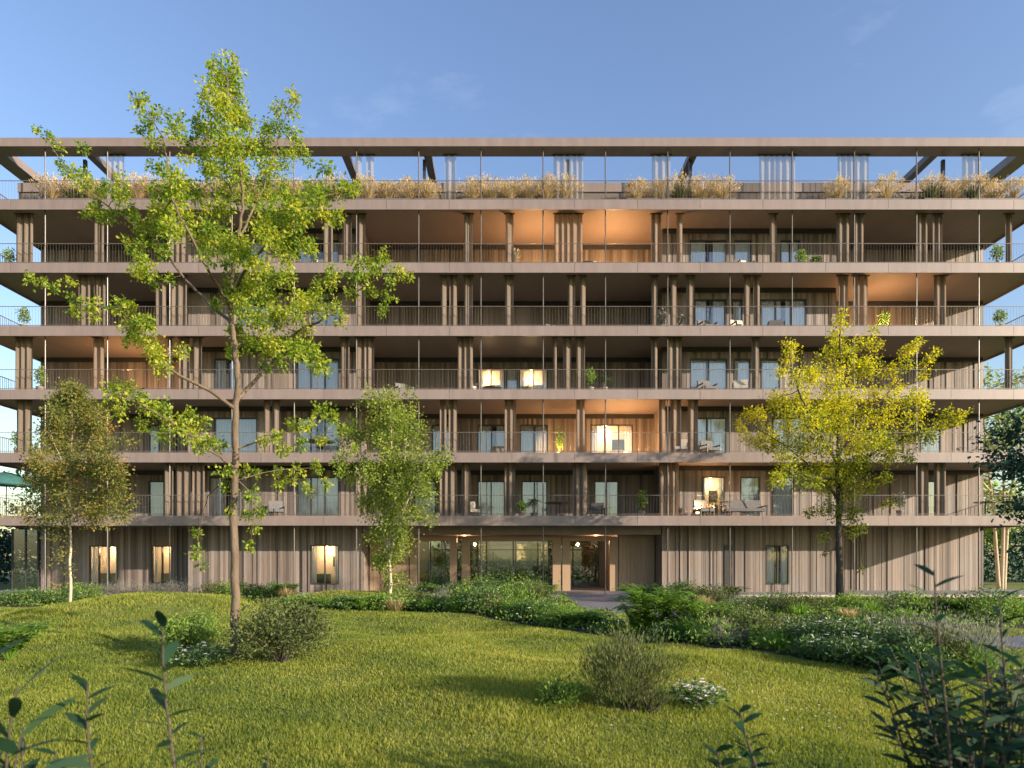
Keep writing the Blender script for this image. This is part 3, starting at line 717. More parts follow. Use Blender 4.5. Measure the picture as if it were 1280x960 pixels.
rg = np.random.RandomState(21); T3 = []
for k in range(190):
    y = rg.uniform(485, 655); w = np.interp(y, [485,520,560,600,630,655],[6,34,48,66,72,52]); x = 90 + rg.uniform(-1,1)*w
    T3.append((x, y, rg.uniform(5,9)))
T3 += [(75,670,7),(80,690,7),(70,700,6),(85,715,6),(76,730,6),(130,555,7),(150,552,6),(165,553,5),(120,640,7),(150,645,6),(165,625,6)]
tree('autumn_tinted_tree', 'thin young tree with olive and orange leaves at the far left', 'tree', 21.5,
 [([(88,756,0),(88,700,0),(87,640,0),(89,570,0),(91,490,0)], .055, .01), ([(88,660,0),(60,615,.5),(30,595,.6)], .025,.008), ([(88,655,0),(120,610,-.5),(160,590,-.6)], .025,.008), ([(88,610,0),(70,560,-.4),(58,525,-.5)], .02,.008), ([(88,600,0),(110,555,.4),(128,520,.5)], .02,.008)],
 T3, M['leaf_autumn'], M['palebark'], 2.0, lsize=.08, dens=1.8, seed=12, axis=90, twig=.009, spread=1.5, scat=.42, tmean=.46)

# background and edge trees
def blob_tree(name, label, x, y, h, r, trunk_h, leafm, barkm, seed, n=2600, ls=.22, cat='tree', group=None, forks=1, cone=False):
    rng = np.random.RandomState(seed); rd = random.Random(seed); z = Hf(x, y)
    root = empty(name, (x, y, z)); tag(root, label, cat, group); mb = MB(); cl = []
    for f in range(forks):
        lean = (0 if forks == 1 else (f-(forks-1)/2)*.9)
        top = Vector((lean*1.6, rd.uniform(-.3,.3), h*.9)); b = Vector((lean*.15, 0, -.1))
        q = smooth_path([tuple(b), tuple(b.lerp(top,.35)+Vector((rd.gauss(0,.1),0,0))), tuple(b.lerp(top,.7)), tuple(top)], 5)
        mb.tube(q, [max(.015, (.035+.012*h)*(1-i/(len(q)-.5))/math.sqrt(forks)) for i in range(len(q))], n=8)
        nb = 26 if not cone else 60
        for k in range(nb):
            t = rd.uniform(trunk_h/h, .97); a = b.lerp(top, t); an = rd.uniform(0, 6.28)
            prof = (math.sin(math.pi*min(1,(t-trunk_h/h)/(1-trunk_h/h)*.8+.2)))**.7 if not cone else (1-t)*1.15+.08
            L = r*prof*rd.uniform(.55,1.05)
            e = a + Vector((math.cos(an)*L, math.sin(an)*L, (.25 if not cone else -.12)*L))
            mb.tube([a, a.lerp(e,.5)+Vector((0,0,.05*L)), e], [.03+.004*h*.5,.02,.008], n=5, cap=False)
            for j in range(3): cl.append((a.lerp(e, rd.uniform(.45,1.05)), (.16 if cone else .24)*r*rd.uniform(.6,1.2)))
    mb.build('trunk', barkm, root, smooth=True)
    per = max(6, n//len(cl)); pts = []; tt = []
    for c, cr in cl:
        g = rng.normal(0, 1, size=(per,3))*np.array([cr*.6, cr*.6, cr*(.42 if not cone else .22)]); pts.append(np.array(c)+g); tt.append(np.full(per, rng.normal(0,.14)))
    pts = np.concatenate(pts); m_ = len(pts)
    V, Fq = leaf_arrays(pts, rng.uniform(.6,1.3,m_)*ls, rng, aspect=.55 if not cone else .3, up=.5)
    mesh_np('crown', V, Fq, leafm, root, np.clip(rng.normal(.5,.2,m_)+np.concatenate(tt), 0, 1))
    return root
blob_tree('fork_trunk_tree', 'pale forked tree standing past the right corner of the building', 27.6, 37.0, 13.5, 3.2, 4.2, M['leaf_lime'], M['palebark'], 31, n=5200, ls=.22, forks=3)
blob_tree('evergreen_tree', 'dark blue green evergreen reaching in at the right edge', 18.4, 21.0, 7.4, 2.9, 2.6, M['leaf_teal'], M['darkbark'], 33, n=9000, ls=.19)
for k,(x,y,h,r,lm,lb) in enumerate([(-29.5,44,8.0,3.0,'leaf_teal','dark tree past the left corner of the building, nearer of two'),(-35.5,50,10.0,3.6,'leaf_dark','tall dark tree past the left corner of the building, farther of two'),
      (32.5,46,12.0,3.6,'leaf_mid','tall mid green tree past the right corner behind the forked tree'),(37.5,44,8.0,3.0,'leaf_teal','low dark tree at the right edge behind the forked tree'),
      (-4.0,56,9.0,3.2,'leaf_mid','tree in the rear garden seen through the left part of the passage'),(3.2,58,8.0,3.0,'leaf_lime','pale tree in the rear garden seen through the passage'),(8.2,55,8.5,3.2,'leaf_mid','tree in the rear garden seen through the right part of the passage'),(-6.2,47.5,6.0,2.4,'leaf_mid','small tree just beyond the left part of the passage'),(6.0,47.5,5.5,2.4,'leaf_lime','pale small tree just beyond the right part of the passage')]):
    blob_tree('garden_tree', lb, x, y, h, r, 1.6, M[lm], M['darkbark'], 40+k, n=3200, ls=.32, group='trees behind the building')

# house behind, seen through the passage
hs = empty('neighbouring_house', (1.4, 70, 0)); tag(hs, 'pale house with lit window behind the passage and rear hedge', 'house')
m = MB(); m.box(-9, 9, 0, 8, -.1, 5.6); m.build('wall', M['render_wall'], hs)
m = MB(); m.add([(-9.5,-.5,5.6),(9.5,-.5,5.6),(9.5,8.5,5.6),(-9.5,8.5,5.6),(-9.5,4,8.2),(9.5,4,8.2)], [(0,1,5,4),(2,3,4,5),(1,2,5),(3,0,4),(3,2,1,0)]); m.build('roof', M['metal'], hs)
for x in (-.9, 1.5, -5.2):
    m = MB(); m.box(x-.08, x+1.2, -.08, -.002, 1.5, 3.5); w = m.build('window', M['darkmetal'], hs); m = MB(); m.box(x, x+1.12, -.1, -.083, 1.58, 3.42); m.build('lit_pane', M['litroom'], w)

# ------------------------------------------------------------------ shrubs and plants
PLANTS = []   # (object, kind) for labelling afterwards
def shrub(x, y, r, h, leafm, seed, ls=.06, n=900, name='shrub', blossoms=0, spiky=False):
    rng = np.random.RandomState(seed); z = Hf(x, y); root = empty(name, (x, y, z))
    mb = MB(); rd = random.Random(seed)
    nst = 9; tips = []
    for k in range(nst*3):
        an = rd.uniform(0, 6.283); q = rd.uniform(.1,1)**.6; e = Vector((math.cos(an)*r*q, math.sin(an)*r*q, h*(1-.55*q*q)*rd.uniform(.7,1.05)))
        mb.tube([(rd.gauss(0,.03), rd.gauss(0,.03), -.03), e*.55+Vector((0,0,.08*h)), e], [.010,.007,.003], n=4, cap=False); tips.append(e)
    mb.build('stems', M['darkbark'], root)
    nc = len(tips)*2; cc = []; 
    for e in tips: cc += [np.array(e), np.array(e)*rng.uniform(.45,.9)]
    per = max(4, n//nc); pts = []; tt = []
    for c in cc:
        pts.append(c + rng.normal(0,1,size=(per,3))*np.array([r*.20, r*.20, h*.13])); tt.append(np.full(per, rng.normal(0,.13)))
    pts = np.concatenate(pts); pts[:,2] = np.maximum(pts[:,2], .015); nn = len(pts)
    d = pts*np.array([1,1,.6]) + np.array([0,0,.25*h]); d = d/(np.linalg.norm(d,axis=1,keepdims=True)+1e-9)
    if spiky:
        d[:,2] += .8; V, Fq = leaf_arrays(pts, rng.uniform(.7,1.4,nn)*ls, rng, aspect=.13, up=.3, dirs=d*1.4)
    else:
        V, Fq = leaf_arrays(pts, rng.uniform(.6,1.3,nn)*ls, rng, aspect=.5, up=.5, dirs=d*.5+.6*unit(nn,rng))
    mesh_np('foliage', V, Fq, leafm, root, np.clip(rng.normal(.48,.2,nn)+np.concatenate(tt),0,1))
    if blossoms:
        an = rng.uniform(0,6.283,blossoms); q = np.sqrt(rng.uniform(0,1,blossoms)); ctr = np.stack([np.cos(an)*q*r, np.sin(an)*q*r, h*(1.0-.5*q*q)+rng.uniform(-.05,.09,blossoms)*1.0],1)
        P5 = np.repeat(ctr, 5, 0); a5 = np.tile(np.arange(5)*1.2566, blossoms) + np.repeat(rng.uniform(0,6,blossoms),5)
        dd = np.stack([np.cos(a5), np.sin(a5), np.full(len(a5), .25)],1); V, Fq = leaf_arrays(P5, np.full(len(P5), ls*.75), rng, aspect=.8, up=2.5, dirs=dd*3)
        mesh_np('blossoms', V, Fq, M['blossom'], root, np.clip(rng.normal(.6,.25,len(P5)),0,1))
    return root

def fern(x, y, r, h, leafm, seed, fr=22, name='fern'):
    rng = np.random.RandomState(seed); rd = random.Random(seed); root = empty(name, (x, y, Hf(x, y))); pts=[]; ds=[]; ls=[]; mb = MB()
    for k in range(fr):
        an = rd.uniform(0,6.283); q = rd.uniform(.55,1.05); e = Vector((math.cos(an)*r*q, math.sin(an)*r*q, h*rd.uniform(.55,.95))); top = Vector((math.cos(an)*r*q*.5, math.sin(an)*r*q*.5, h*rd.uniform(.85,1.15)))
        path = [Vector((0,0,0))*(1-t)**2 + top*2*t*(1-t)*.95 + e*t*t for t in np.linspace(0,1,13)]
        mb.tube(path, [.007*(1-i/15) for i in range(13)], n=4, cap=False)
        for i in range(2, 13):
            t = i/12; d = (path[min(i+1,12)]-path[i-1]).normalized(); s = d.cross(Vector((0,0,1))).normalized()
            for sg in (-1,1):
                pts.append(path[i]); ds.append(s*sg + d*.55); ls.append(r*.30*math.sin(math.pi*min(1,.25+t*.75))+.02)
    mb.build('stems', leafm, root)
    n = len(pts); D = np.array([list(d) for d in ds]); D += .12*rng.normal(size=D.shape)
    V, Fq, ix = lance_arrays(np.array([list(p) for p in pts]), D, np.array(ls), np.array(ls)*.30, rng, curve=.25, seg=2)
    t = np.clip(rng.normal(.5,.2,n),0,1); mesh_np('fronds', V, Fq, leafm, root, t[ix]); return root

def tuft(x, y, z, r, h, leafm, seed, n=160, name='grass_tuft', w=.012, plume=None):
    rng = np.random.RandomState(seed); root = empty(name, (x, y, z)); an = rng.uniform(0,6.283,n); q = rng.uniform(0,.35,n)
    base = np.stack([np.cos(an)*r*q*.5, np.sin(an)*r*q*.5, np.zeros(n)],1); o = rng.uniform(.1,.9,n)
    d = np.stack([np.cos(an)*o, np.sin(an)*o, np.full(n,1.0)],1); V, Fq, ix = lance_arrays(base, d, rng.uniform(.6,1.15,n)*h*1.2, np.full(n,w), rng, curve=.35, seg=3)
    t = np.clip(rng.normal(.45,.22,n),0,1)[ix]; mi = np.zeros(len(Fq), dtype=np.int32); mats = [leafm]
    if plume:
        k = n//2; tp = base[:k] + d[:k]/np.linalg.norm(d[:k],axis=1,keepdims=True)*h*rng.uniform(.85,1.15,(k,1)); tp[:,2] -= .2*h*o[:k]
        pp = np.repeat(tp, 9, 0)+rng.normal(0,1,(k*9,3))*np.array([.05,.05,.10]); V2, F2 = leaf_arrays(pp, rng.uniform(.07,.13,len(pp)), rng, aspect=.35, up=.2, dirs=np.repeat(d[:k],9,0))
        Fq = np.concatenate([Fq, F2+len(V)]); V = np.concatenate([V, V2]); t = np.concatenate([t, np.clip(rng.normal(.6,.22,len(pp)),0,1)]); mi = np.concatenate([mi, np.ones(len(pp), dtype=np.int32)]); mats.append(plume)
    mesh_np('foliage', V, Fq, mats, root, t, midx=mi)
    return root

def ordinal_label(objs, text, cat, group):
    objs = sorted(objs, key=lambda o: o.location.x / max(1, o.location.y))
    for i, o in enumerate(objs):
        t = text + (', %s from the left' % ORD[i] if len(objs) > 1 else '')
        tag(o, t, cat, group if len(objs) > 1 else None)

# single shrubs on the lawn: (picture base, radius, height)
def at(px, py): g = on_ground(px, py); return g[0], g[1]
x,y = at(352,828); s1 = shrub(x,y,.70,.82,M['leaf_olive'],101,.055,7500); tag(s1,'large round olive green shrub right of the tall tree trunk','shrub')
x,y = at(238,818); s2 = shrub(x,y,.52,.66,M['leaf_mid'],102,.055,4200); tag(s2,'mid green shrub left of the tall tree trunk','shrub')
x,y = at(252,832); s3 = shrub(x,y,.42,.28,M['leaf_dark'],103,.05,1200,'flowering_shrub',blossoms=34); tag(s3,'low shrub with white flowers at the foot of the tall tree','flowering shrub')
x,y = at(785,888); s4 = shrub(x,y,.46,.74,M['leaf_olive'],104,.055,9500,spiky=True); tag(s4,'feathery rounded shrub alone in the middle of the lawn','shrub')
x,y = at(700,880); s5 = shrub(x,y,.26,.25,M['leaf_mid'],105,.045,800); tag(s5,'small low green shrub left of the feathery shrub on the lawn','shrub')
x,y = at(872,884); s6 = shrub(x,y,.30,.22,M['leaf_dark'],106,.05,800,'flowering_shrub',blossoms=48); tag(s6,'low clump with white flowers right of the feathery lawn shrub','flowering shrub')
x,y = at(812,890); s7 = shrub(x,y,.22,.28,M['leaf_olive'],107,.05,700,spiky=True); tag(s7,'small wispy shrub between feathery shrub and white flower clump','shrub')
x,y = at(12,828); s8 = fern(x,y,.75,.75,M['leaf_fern'],108,30,'fern'); tag(s8,'big bright green fern at the left edge of the lawn','fern')

# middle bed row and others
spec = {'mid_green': [], 'dark': [], 'fern': [], 'olive': [], 'grey': [], 'flower': []}
def put(kind, px, d, r, h, seed, n=1000):
    if px > 945 and d > 17: h *= .66
    elif px > 785 and d > 22: h *= .8
    elif 615 < px < 682 and d < 22: h *= .72
    elif 682 < px < 780 and d < 22: h *= .42
    elif px < 560 and d < 22: h *= .68
    elif d < 13 and px > 990: h *= 1.25
    x = (px-CXP)*d/F
    if kind == 'mid_green': o = shrub(x,d,r,h,M['leaf_mid'],seed,.085,n)
    elif kind == 'dark': o = shrub(x,d,r,h,M['leaf_dark'],seed,.085,n)
    elif kind == 'olive': o = shrub(x,d,r,h,M['leaf_olive'],seed,.07,n)
    elif kind == 'grey': o = shrub(x,d,r,h,M['leaf_grey'],seed,.06,n,'lavender',spiky=True)
    elif kind == 'flower': o = shrub(x,d,r,h,M['leaf_dark'],seed,.06,n,'flowering_shrub',blossoms=16)
    elif kind == 'fern': o = fern(x,d,r,h,M['leaf_fern'],seed,36)
    spec[kind].append(o)
sd = 300
for (k,px,d,r,h) in [
 ('olive',345,21.3,.55,.5),('mid_green',372,21.0,.6,.62),('fern',398,20.8,.7,.62),('dark',418,20.7,.5,.45),('dark',440,20.4,.6,.55),('fern',462,20.3,.75,.7),('mid_green',482,20.3,.65,.7),('mid_green',505,20.0,.65,.75),('olive',522,20.4,.6,.85),('dark',545,19.8,.6,.7),('grey',560,19.6,.6,.7),('mid_green',585,19.0,.65,.62),('dark',606,18.4,.6,.75),
 ('mid_green',622,19.8,.8,1.15),('mid_green',645,18.8,.8,1.1),('olive',660,19.6,.8,1.25),('dark',668,17.4,.6,.7),('mid_green',690,18.0,.8,1.1),('fern',718,16.2,.9,1.05),('mid_green',705,16.6,.6,.7),('dark',735,16.4,.55,.6),('olive',742,18.0,.5,.6),('dark',765,15.4,.45,.42),
 ('fern',818,14.6,.95,1.3),('fern',796,14.6,.7,.9),('fern',846,14.6,.85,1.1),('dark',835,13.9,.4,.3),('grey',862,14.4,.5,.6),('fern',886,14.2,.85,.95),('mid_green',905,13.6,.6,.62),('olive',930,13.6,.75,.78),('olive',958,12.8,.6,.66),('grey',915,12.6,.5,.45),('mid_green',892,12.9,.4,.4),
 ('flower',1010,11.6,.5,.5),('flower',1045,11.2,.55,.55),('flower',1082,10.9,.55,.6),('grey',1110,11.2,.55,.6),('flower',1122,10.3,.5,.5),('grey',1150,10.6,.6,.62),('grey',1185,10.2,.6,.66),('olive',1172,9.6,.55,.52),('mid_green',985,11.8,.4,.35),('flower',1025,10.6,.4,.3),('dark',1140,9.4,.45,.36),('flower',1075,9.9,.4,.34),('grey',1215,9.6,.6,.7)]:
    sd += 1; put(k,px,d,r,h,sd,2400)
for (k,px,d,r,h) in [
 ('fern',795,26.5,.8,.9),('dark',822,26.0,.8,.9),('dark',848,25.6,.8,.9),('fern',812,27.5,.7,.8),('olive',872,24.2,.85,.95),('olive',893,23.2,.8,.95),('fern',915,26.8,.8,.9),('mid_green',860,26.8,.7,.9),('grey',930,22.2,.7,.7),
 ('dark',968,21.6,.9,.85),('olive',992,20.4,.95,1.0),('olive',1012,20.8,.8,.8),('mid_green',1045,21.6,.9,.7),('mid_green',1075,21.4,.9,.75),('grey',1100,20.9,.8,.8),('dark',1120,21.4,.8,.8),('mid_green',1145,20.6,.9,.85),('olive',1165,20.8,.8,.75),('fern',1205,19.6,.9,1.0),('olive',1185,20.4,.8,.8),('dark',1240,19.6,1.0,1.1),('mid_green',1262,18.2,.9,1.0),('olive',1075,18.4,.6,.3),('olive',1110,17.6,.6,.3),
 ('fern',548,27.8,.8,.75),('dark',520,28.2,.8,.7),('dark',575,27.2,.8,.75),('mid_green',598,26.8,.9,.95),('dark',622,26.2,.9,.95),('mid_green',650,26.0,.9,.95),('fern',675,25.6,.9,.9),('mid_green',342,27.6,.8,.7),('fern',360,26.8,.9,.8),('dark',318,27.8,.7,.6),
 ('dark',20,24.6,.9,.55),('mid_green',48,24.9,.9,.55),('dark',72,25.0,.8,.6),('mid_green',103,26.0,.8,.75),('grey',120,28.0,.8,.7),('grey',145,28.2,.8,.75),('grey',172,28.4,.8,.8),('grey',200,28.4,.8,.75),('grey',226,28.4,.8,.8),('olive',268,27.0,.8,.8),('mid_green',290,27.2,.8,.75)]:
    sd += 1; put(k,px,d,r,h,sd,1700)
tf = []
for i_, (px,d,h) in enumerate([(356,20.9,.5),(410,20.4,.55),(452,20.0,.55),(495,19.5,.6),(535,19.3,.55),(575,18.6,.6),(615,18.4,.8),(650,17.8,.85),(675,17.3,.75),(700,16.3,.45),(805,15.4,.8),(870,13.8,.8),(900,13.2,.7),(945,12.6,.65),(975,11.6,.5),(1060,18.0,.45),(1130,18.4,.5),(1000,19.4,.6),(880,22.4,.6),(1090,20.0,.6),(640,24.6,.8),(360,26.0,.7),(1180,10.0,.7),(1215,9.4,.7)]):
    tf.append(tuft((px-CXP)*d/F, d, Hf((px-CXP)*d/F, d), .6, h, M['leaf_fern' if i_ % 3 else 'straw'], 1500+i_, n=230, w=.022))
ordinal_label(tf,'loose arching grass tuft among the shrubs of the planting beds','grass tuft','grass tufts in the beds')
ordinal_label(spec['mid_green'],'mid green leafy shrub in the planting beds','shrub','mid green shrubs in the beds')
ordinal_label(spec['dark'],'dark green glossy shrub in the planting beds','shrub','dark shrubs in the beds')
ordinal_label(spec['olive'],'olive green fine leaved shrub in the planting beds','shrub','olive shrubs in the beds')
ordinal_label(spec['grey'],'grey green spiky lavender clump in the planting beds','lavender','lavender clumps in the beds')
ordinal_label(spec['flower'],'dark shrub dotted with white flowers beside the right path','flowering shrub','white flowering shrubs in the right bed')
ordinal_label(spec['fern'],'bright green arching fern in the planting beds','fern','ferns in the beds')

# foreground plants with long leaves
def lance_plant(px, d, z_top_py, seed, label, lean=0.0, n=16, leaf_len=.2, name='laurel_plant', stems=1, rad=.0, wid=.26, t0=.35):
    rng = np.random.RandomState(seed); rd = random.Random(seed); x = (px-CXP)*d/F; z = Hf(x, d); root = empty(name, (x, d, z)); tag(root, label, 'plant')
    topz = EYE + (HZ-z_top_py)*d/F - z; mb = MB(); B=[]; D=[]; L=[]
    for s in range(stems):
        hh = topz*(1 if s == 0 else rd.uniform(.55,.97)); an = rd.uniform(0,6.28); rr = 0 if s == 0 else rad*math.sqrt(rd.random())
        top = Vector((lean + math.cos(an)*rr, math.sin(an)*rr, hh)); b = Vector((math.cos(an)*rr*.3, math.sin(an)*rr*.3, -.05))
        pth = [b.lerp(top, t)+Vector((.03*math.sin(t*5+s),.02*math.cos(t*4),0)) for t in np.linspace(0,1,9)]
        mb.tube(pth, [.012*(1-.75*i/8) for i in range(9)], n=6)
        for k in range(n):
            t = t0 + (1-t0)*(k+.5)/n; p = pth[int(t*8)].lerp(pth[min(8,int(t*8)+1)], t*8-int(t*8)); a = k*2.4+rd.uniform(-.4,.4)
            B.append(list(p)); up = .35+1.0*max(0,t-.55); D.append([math.cos(a), math.sin(a), up]); L.append(leaf_len*rd.uniform(.7,1.2)*(1-.25*t))
    mb.build('stems', M['darkbark'], root, smooth=True)
    L = np.array(L); V, Fq, ix = lance_arrays(np.array(B), np.array(D), L, L*wid, rng, curve=.22, seg=5, twist=.9)
    t = np.clip(rng.normal(.5,.22,len(L)),0,1); mesh_np('leaves', V, Fq, M['leaf_lance'], root, t[ix], smooth=True); return root
lance_plant(222, 2.9, 778, 501, 'tall single stem plant with long leaves before the left lawn', lean=-.03, n=24, leaf_len=.25, wid=.24)
lance_plant(120, 2.9, 850, 502, 'shorter single stem plant with small leaves near the bottom left corner', n=24, leaf_len=.20, wid=.24)
lance_plant(-10, 2.6, 830, 503, 'broad long leaved plant cut by the left picture edge', lean=-.05, n=12, leaf_len=.40, wid=.16, stems=3, rad=.15, t0=.2)
lance_plant(1248, 3.5, 808, 504, 'big dark long leaved bush filling the bottom right corner', lean=-.05, n=28, leaf_len=.20, stems=52, rad=.58, t0=.08, wid=.22)
lance_plant(1258, 3.8, 745, 508, 'upright dark stem plant at the right edge above the corner bush', lean=-.02, n=22, leaf_len=.17, stems=4, rad=.12, wid=.18)
lance_plant(262, 2.9, 915, 509, 'low dark leaved plant right of the tall stem plant', n=16, leaf_len=.16, stems=3, rad=.1, wid=.2)
lance_plant(40, 2.8, 925, 510, 'low dark leaved plant in the bottom left corner', n=16, leaf_len=.19, stems=4, rad=.14, wid=.2)
lance_plant(1188, 3.2, 712, 505, 'arching twig plant with dark leaves rising before the right ground floor', lean=-.06, n=20, leaf_len=.20, wid=.20)
lance_plant(985, 3.3, 885, 506, 'low leaning plant with dark leaves at the bottom right of the lawn', lean=-.22, n=24, leaf_len=.17, stems=4, rad=.16)
lance_plant(345, 2.7, 938, 507, 'short plant with dark leaf tips at the bottom left centre', n=8, leaf_len=.14)

# ------------------------------------------------------------------ roof planting
grs = []
runs = [(52,132),(160,432),(448,548),(578,718),(782,918),(1030,1062),(1088,1128),(1152,1278)]
sd = 700
for (a,b) in runs:
    k = max(1, int((b-a)/23))
    for i in range(k):
        px = a + (i+.5)*(b-a)/k; yy = Y0+.62+ (i%2)*.18; sd += 1; dk = random.Random(sd)
        g = tuft((px-CXP)*yy/F, yy, DECK[6]+.26, .5, dk.uniform(.75,1.1), M['straw'] if dk.random()<.78 else M['leaf_olive'], sd, n=170, w=.026, plume=M['straw']); grs.append(g)
ordinal_label(grs, 'straw coloured grass tuft on the roof terrace edge', 'grass tuft', 'ornamental grasses on the roof edge')
plo = []
for (a,b) in runs:
    xa, xb = (a-CXP)*31.4/F, (b-CXP)*31.4/F; m = MB()
    m.box(xa, xb, Y0+.40, Y0+.44, DECK[6]+.005, DECK[6]+.30); m.box(xa, xb, Y0+.96, Y0+1.0, DECK[6]+.005, DECK[6]+.30); m.box(xa, xa+.04, Y0+.442, Y0+.958, DECK[6]+.005, DECK[6]+.30); m.box(xb-.04, xb, Y0+.442, Y0+.958, DECK[6]+.005, DECK[6]+.30)
    m.box(xa+.042, xb-.042, Y0+.442, Y0+.958, DECK[6]+.005, DECK[6]+.26, m=1)
    e = empty('planter', ((xa+xb)/2, Y0+.7, DECK[6])); o = m.build('trough', [M['metal'], M['soil']], e); o.location = -Vector(e.location); plo.append(e)
ordinal_label(plo, 'long low planter trough of grasses on the roof terrace', 'planter', 'planters on the roof terrace')

# ------------------------------------------------------------------ things on the balconies
def balcony_xy(px, dy): y = Y0+dy; return ((px-CXP)*y/F, y)
def potted(px, fl, dy, h, kind, seed, label, pot='pot'):
    x, y = balcony_xy(px, dy); z = DECK[fl]; root = empty('potted_plant', (x, y, z)); tag(root, label, 'potted plant', 'potted plants on the balconies')
    m = MB(); m.lathe([(.12,0.004),(.17,.30),(.185,.32),(.16,.32),(.15,.26),(.0,.26)], n=14); m.build('pot', M[pot], root, smooth=True)
    rng = np.random.RandomState(seed); n = 320; hh = h-.3; c = unit(n, rng)*rng.uniform(.3,1,(n,1))*np.array([.30,.30,hh*.5])+np.array([0,0,.3+hh*.55])
    if kind == 'palm':
        n = 60; a = rng.uniform(0,6.28,n); b = np.tile([[0,0,.3+hh*.45]],(n,1)); d = np.stack([np.cos(a),np.sin(a),rng.uniform(.2,1.2,n)],1)
        V, Fq, ix = lance_arrays(b, d, rng.uniform(.4,.65,n), np.full(n,.07), rng, curve=.45, seg=3); t = np.clip(rng.normal(.5,.2,n),0,1)[ix]
    else:
        V, Fq = leaf_arrays(c, rng.uniform(.08,.14,n), rng, up=.5); t = np.clip(rng.normal(.5,.22,n),0,1)
    m = MB(); m.tube([(0,0,.26),(0.02,0,.3+hh*.6)], [.02,.008], n=6); m.build('stem', M['bark'], root)
    mesh_np('foliage', V, Fq, M['leaf_dark' if kind == 'palm' else ('leaf_grey' if kind == 'pale' else 'leaf_mid')], root, t)
for q in [
 (642,5,.9,1.1,'pale',801,'pale potted plant beside the orange lit fifth floor balcony curtain'),(1002,5,1.2,1.2,'bush',802,'green potted bush under the right fifth floor window'),(1020,5,1.2,.9,'bush',803,'smaller potted bush by the right fifth floor window'),(1246,5,.7,1.2,'bush',804,'potted bush at the right end of the fifth floor balcony'),(12,5,.9,1.1,'bush',805,'potted bush at the left end of the fifth floor balcony'),
 (828,4,.9,1.2,'pale',806,'tall pale potted plant right of centre on the fourth floor balcony'),(850,4,.9,.9,'pale',807,'small pale potted plant by the fourth floor curtains'),(30,4,.8,1.2,'bush',808,'potted bush at the left end of the fourth floor balcony'),(1250,4,.8,1.1,'bush',809,'potted bush at the right end of the fourth floor balcony'),(1105,4,1.4,1.2,'bush',830,'potted bush beside the lit fourth floor balcony wall'),
 (738,3,.9,1.3,'bush',810,'leafy potted plant beside the centre third floor curtains'),(755,3,.9,1.1,'palm',811,'dark spiky potted plant on the centre third floor balcony'),(50,3,.8,1.3,'bush',812,'potted bush near the left end of the third floor balcony'),(658,3,2.6,1.1,'palm',831,'potted palm before the right lit third floor window'),
 (700,2,2.2,1.7,'bush',813,'tall yellow green potted plant beside the second floor window'),(22,2,.8,1.2,'bush',814,'potted bush at the left end of the second floor balcony'),
 (667,1,2.6,1.5,'palm',815,'potted palm before a centre first floor window'),(802,1,1.4,1.4,'bush',816,'potted bush near the dark first floor corner'),(652,1,1.6,.8,'bush',817,'small potted bush left of the first floor palm'),(1125,1,1.0,1.2,'pale',818,'pale potted plant behind the yellow tree on the first floor')]:
    potted(*q)

def chair(px, fl, dy, rz, fab, label, name='lounge_chair', w=.66):
    x, y = balcony_xy(px, dy); root = empty(name, (x, y, DECK[fl]), rz); tag(root, label, 'chair' if w < 1 else 'sofa', 'chairs on the balconies' if w < 1 else None)
    m = MB(); m.box(-w/2, w/2, -.33, .33, .26, .40); m.build('seat', fab, root)
    m = MB(); m.add([(-w/2,.25,.41),(w/2,.25,.41),(w/2,.36,.41),(-w/2,.36,.41),(-w/2,.36,.84),(w/2,.36,.84),(w/2,.44,.82),(-w/2,.44,.82)],[(0,3,2,1),(4,5,6,7),(0,1,5,4),(1,2,6,5),(2,3,7,6),(3,0,4,7)]); m.build('backrest', fab, root)
    for sx in (-1,1):
        m = MB(); m.box(sx*(w/2+.035)-.03, sx*(w/2+.035)+.03, -.32, .34, .5, .55); m.build('armrest', M['darkmetal'], root)
        for sy in (-1,1):
            m = MB(); m.box(sx*(w/2+.035)-.018, sx*(w/2+.035)+.018, sy*.30-.018, sy*.30+.018, 0.003, .5); m.build('leg', M['darkmetal'], root)
    return root
for q in [
 (880,1,1.0,.3,'cushion','dark lounge chair before the glowing first floor window'),(745,1,2.4,-.4,'cushion','dark chair before the right centre first floor window'),(590,1,1.6,.5,'palecushion','pale chair left of the first floor centre windows'),(345,1,1.3,.4,'cushion','dark chair on the left first floor balcony by tall windows'),
 (888,2,1.2,.3,'cushion','dark chair before the right second floor window'),(622,2,2.8,0,'cushion','dark chair before the left centre second floor window'),(850,2,.9,-.3,'palecushion','pale chair left of the right second floor window'),
 (884,3,1.2,.2,'cushion','dark chair before the right third floor window'),(926,3,1.1,-.3,'palecushion','pale chair right of the third floor window'),(505,3,1.8,.5,'cushion','dark lounge chair on the left centre third floor balcony'),(585,3,1.2,.3,'palecushion','pale chair left of the lit third floor windows'),
 (884,4,1.2,.2,'cushion','dark chair before the right fourth floor window'),(694,4,1.9,.5,'cushion','dark lounge chair on the centre fourth floor balcony'),(925,4,1.2,.2,'palecushion','pale chair between the right fourth floor windows'),(970,4,1.2,-.3,'cushion','dark chair before the far right fourth floor window'),
 (930,5,1.2,.2,'palecushion','pale chair by the right fifth floor window'),(770,5,2.2,.4,'cushion','dark lounge chair on the orange lit fifth floor balcony'),(405,5,1.2,.3,'palecushion','pale chair by the left fifth floor window')]:
    chair(q[0], q[1], q[2], q[3], M[q[4]], q[5])
chair(930, 1, 1.0, 0, M['cushion'], 'long dark sofa on the right first floor balcony', 'sofa', 1.9)
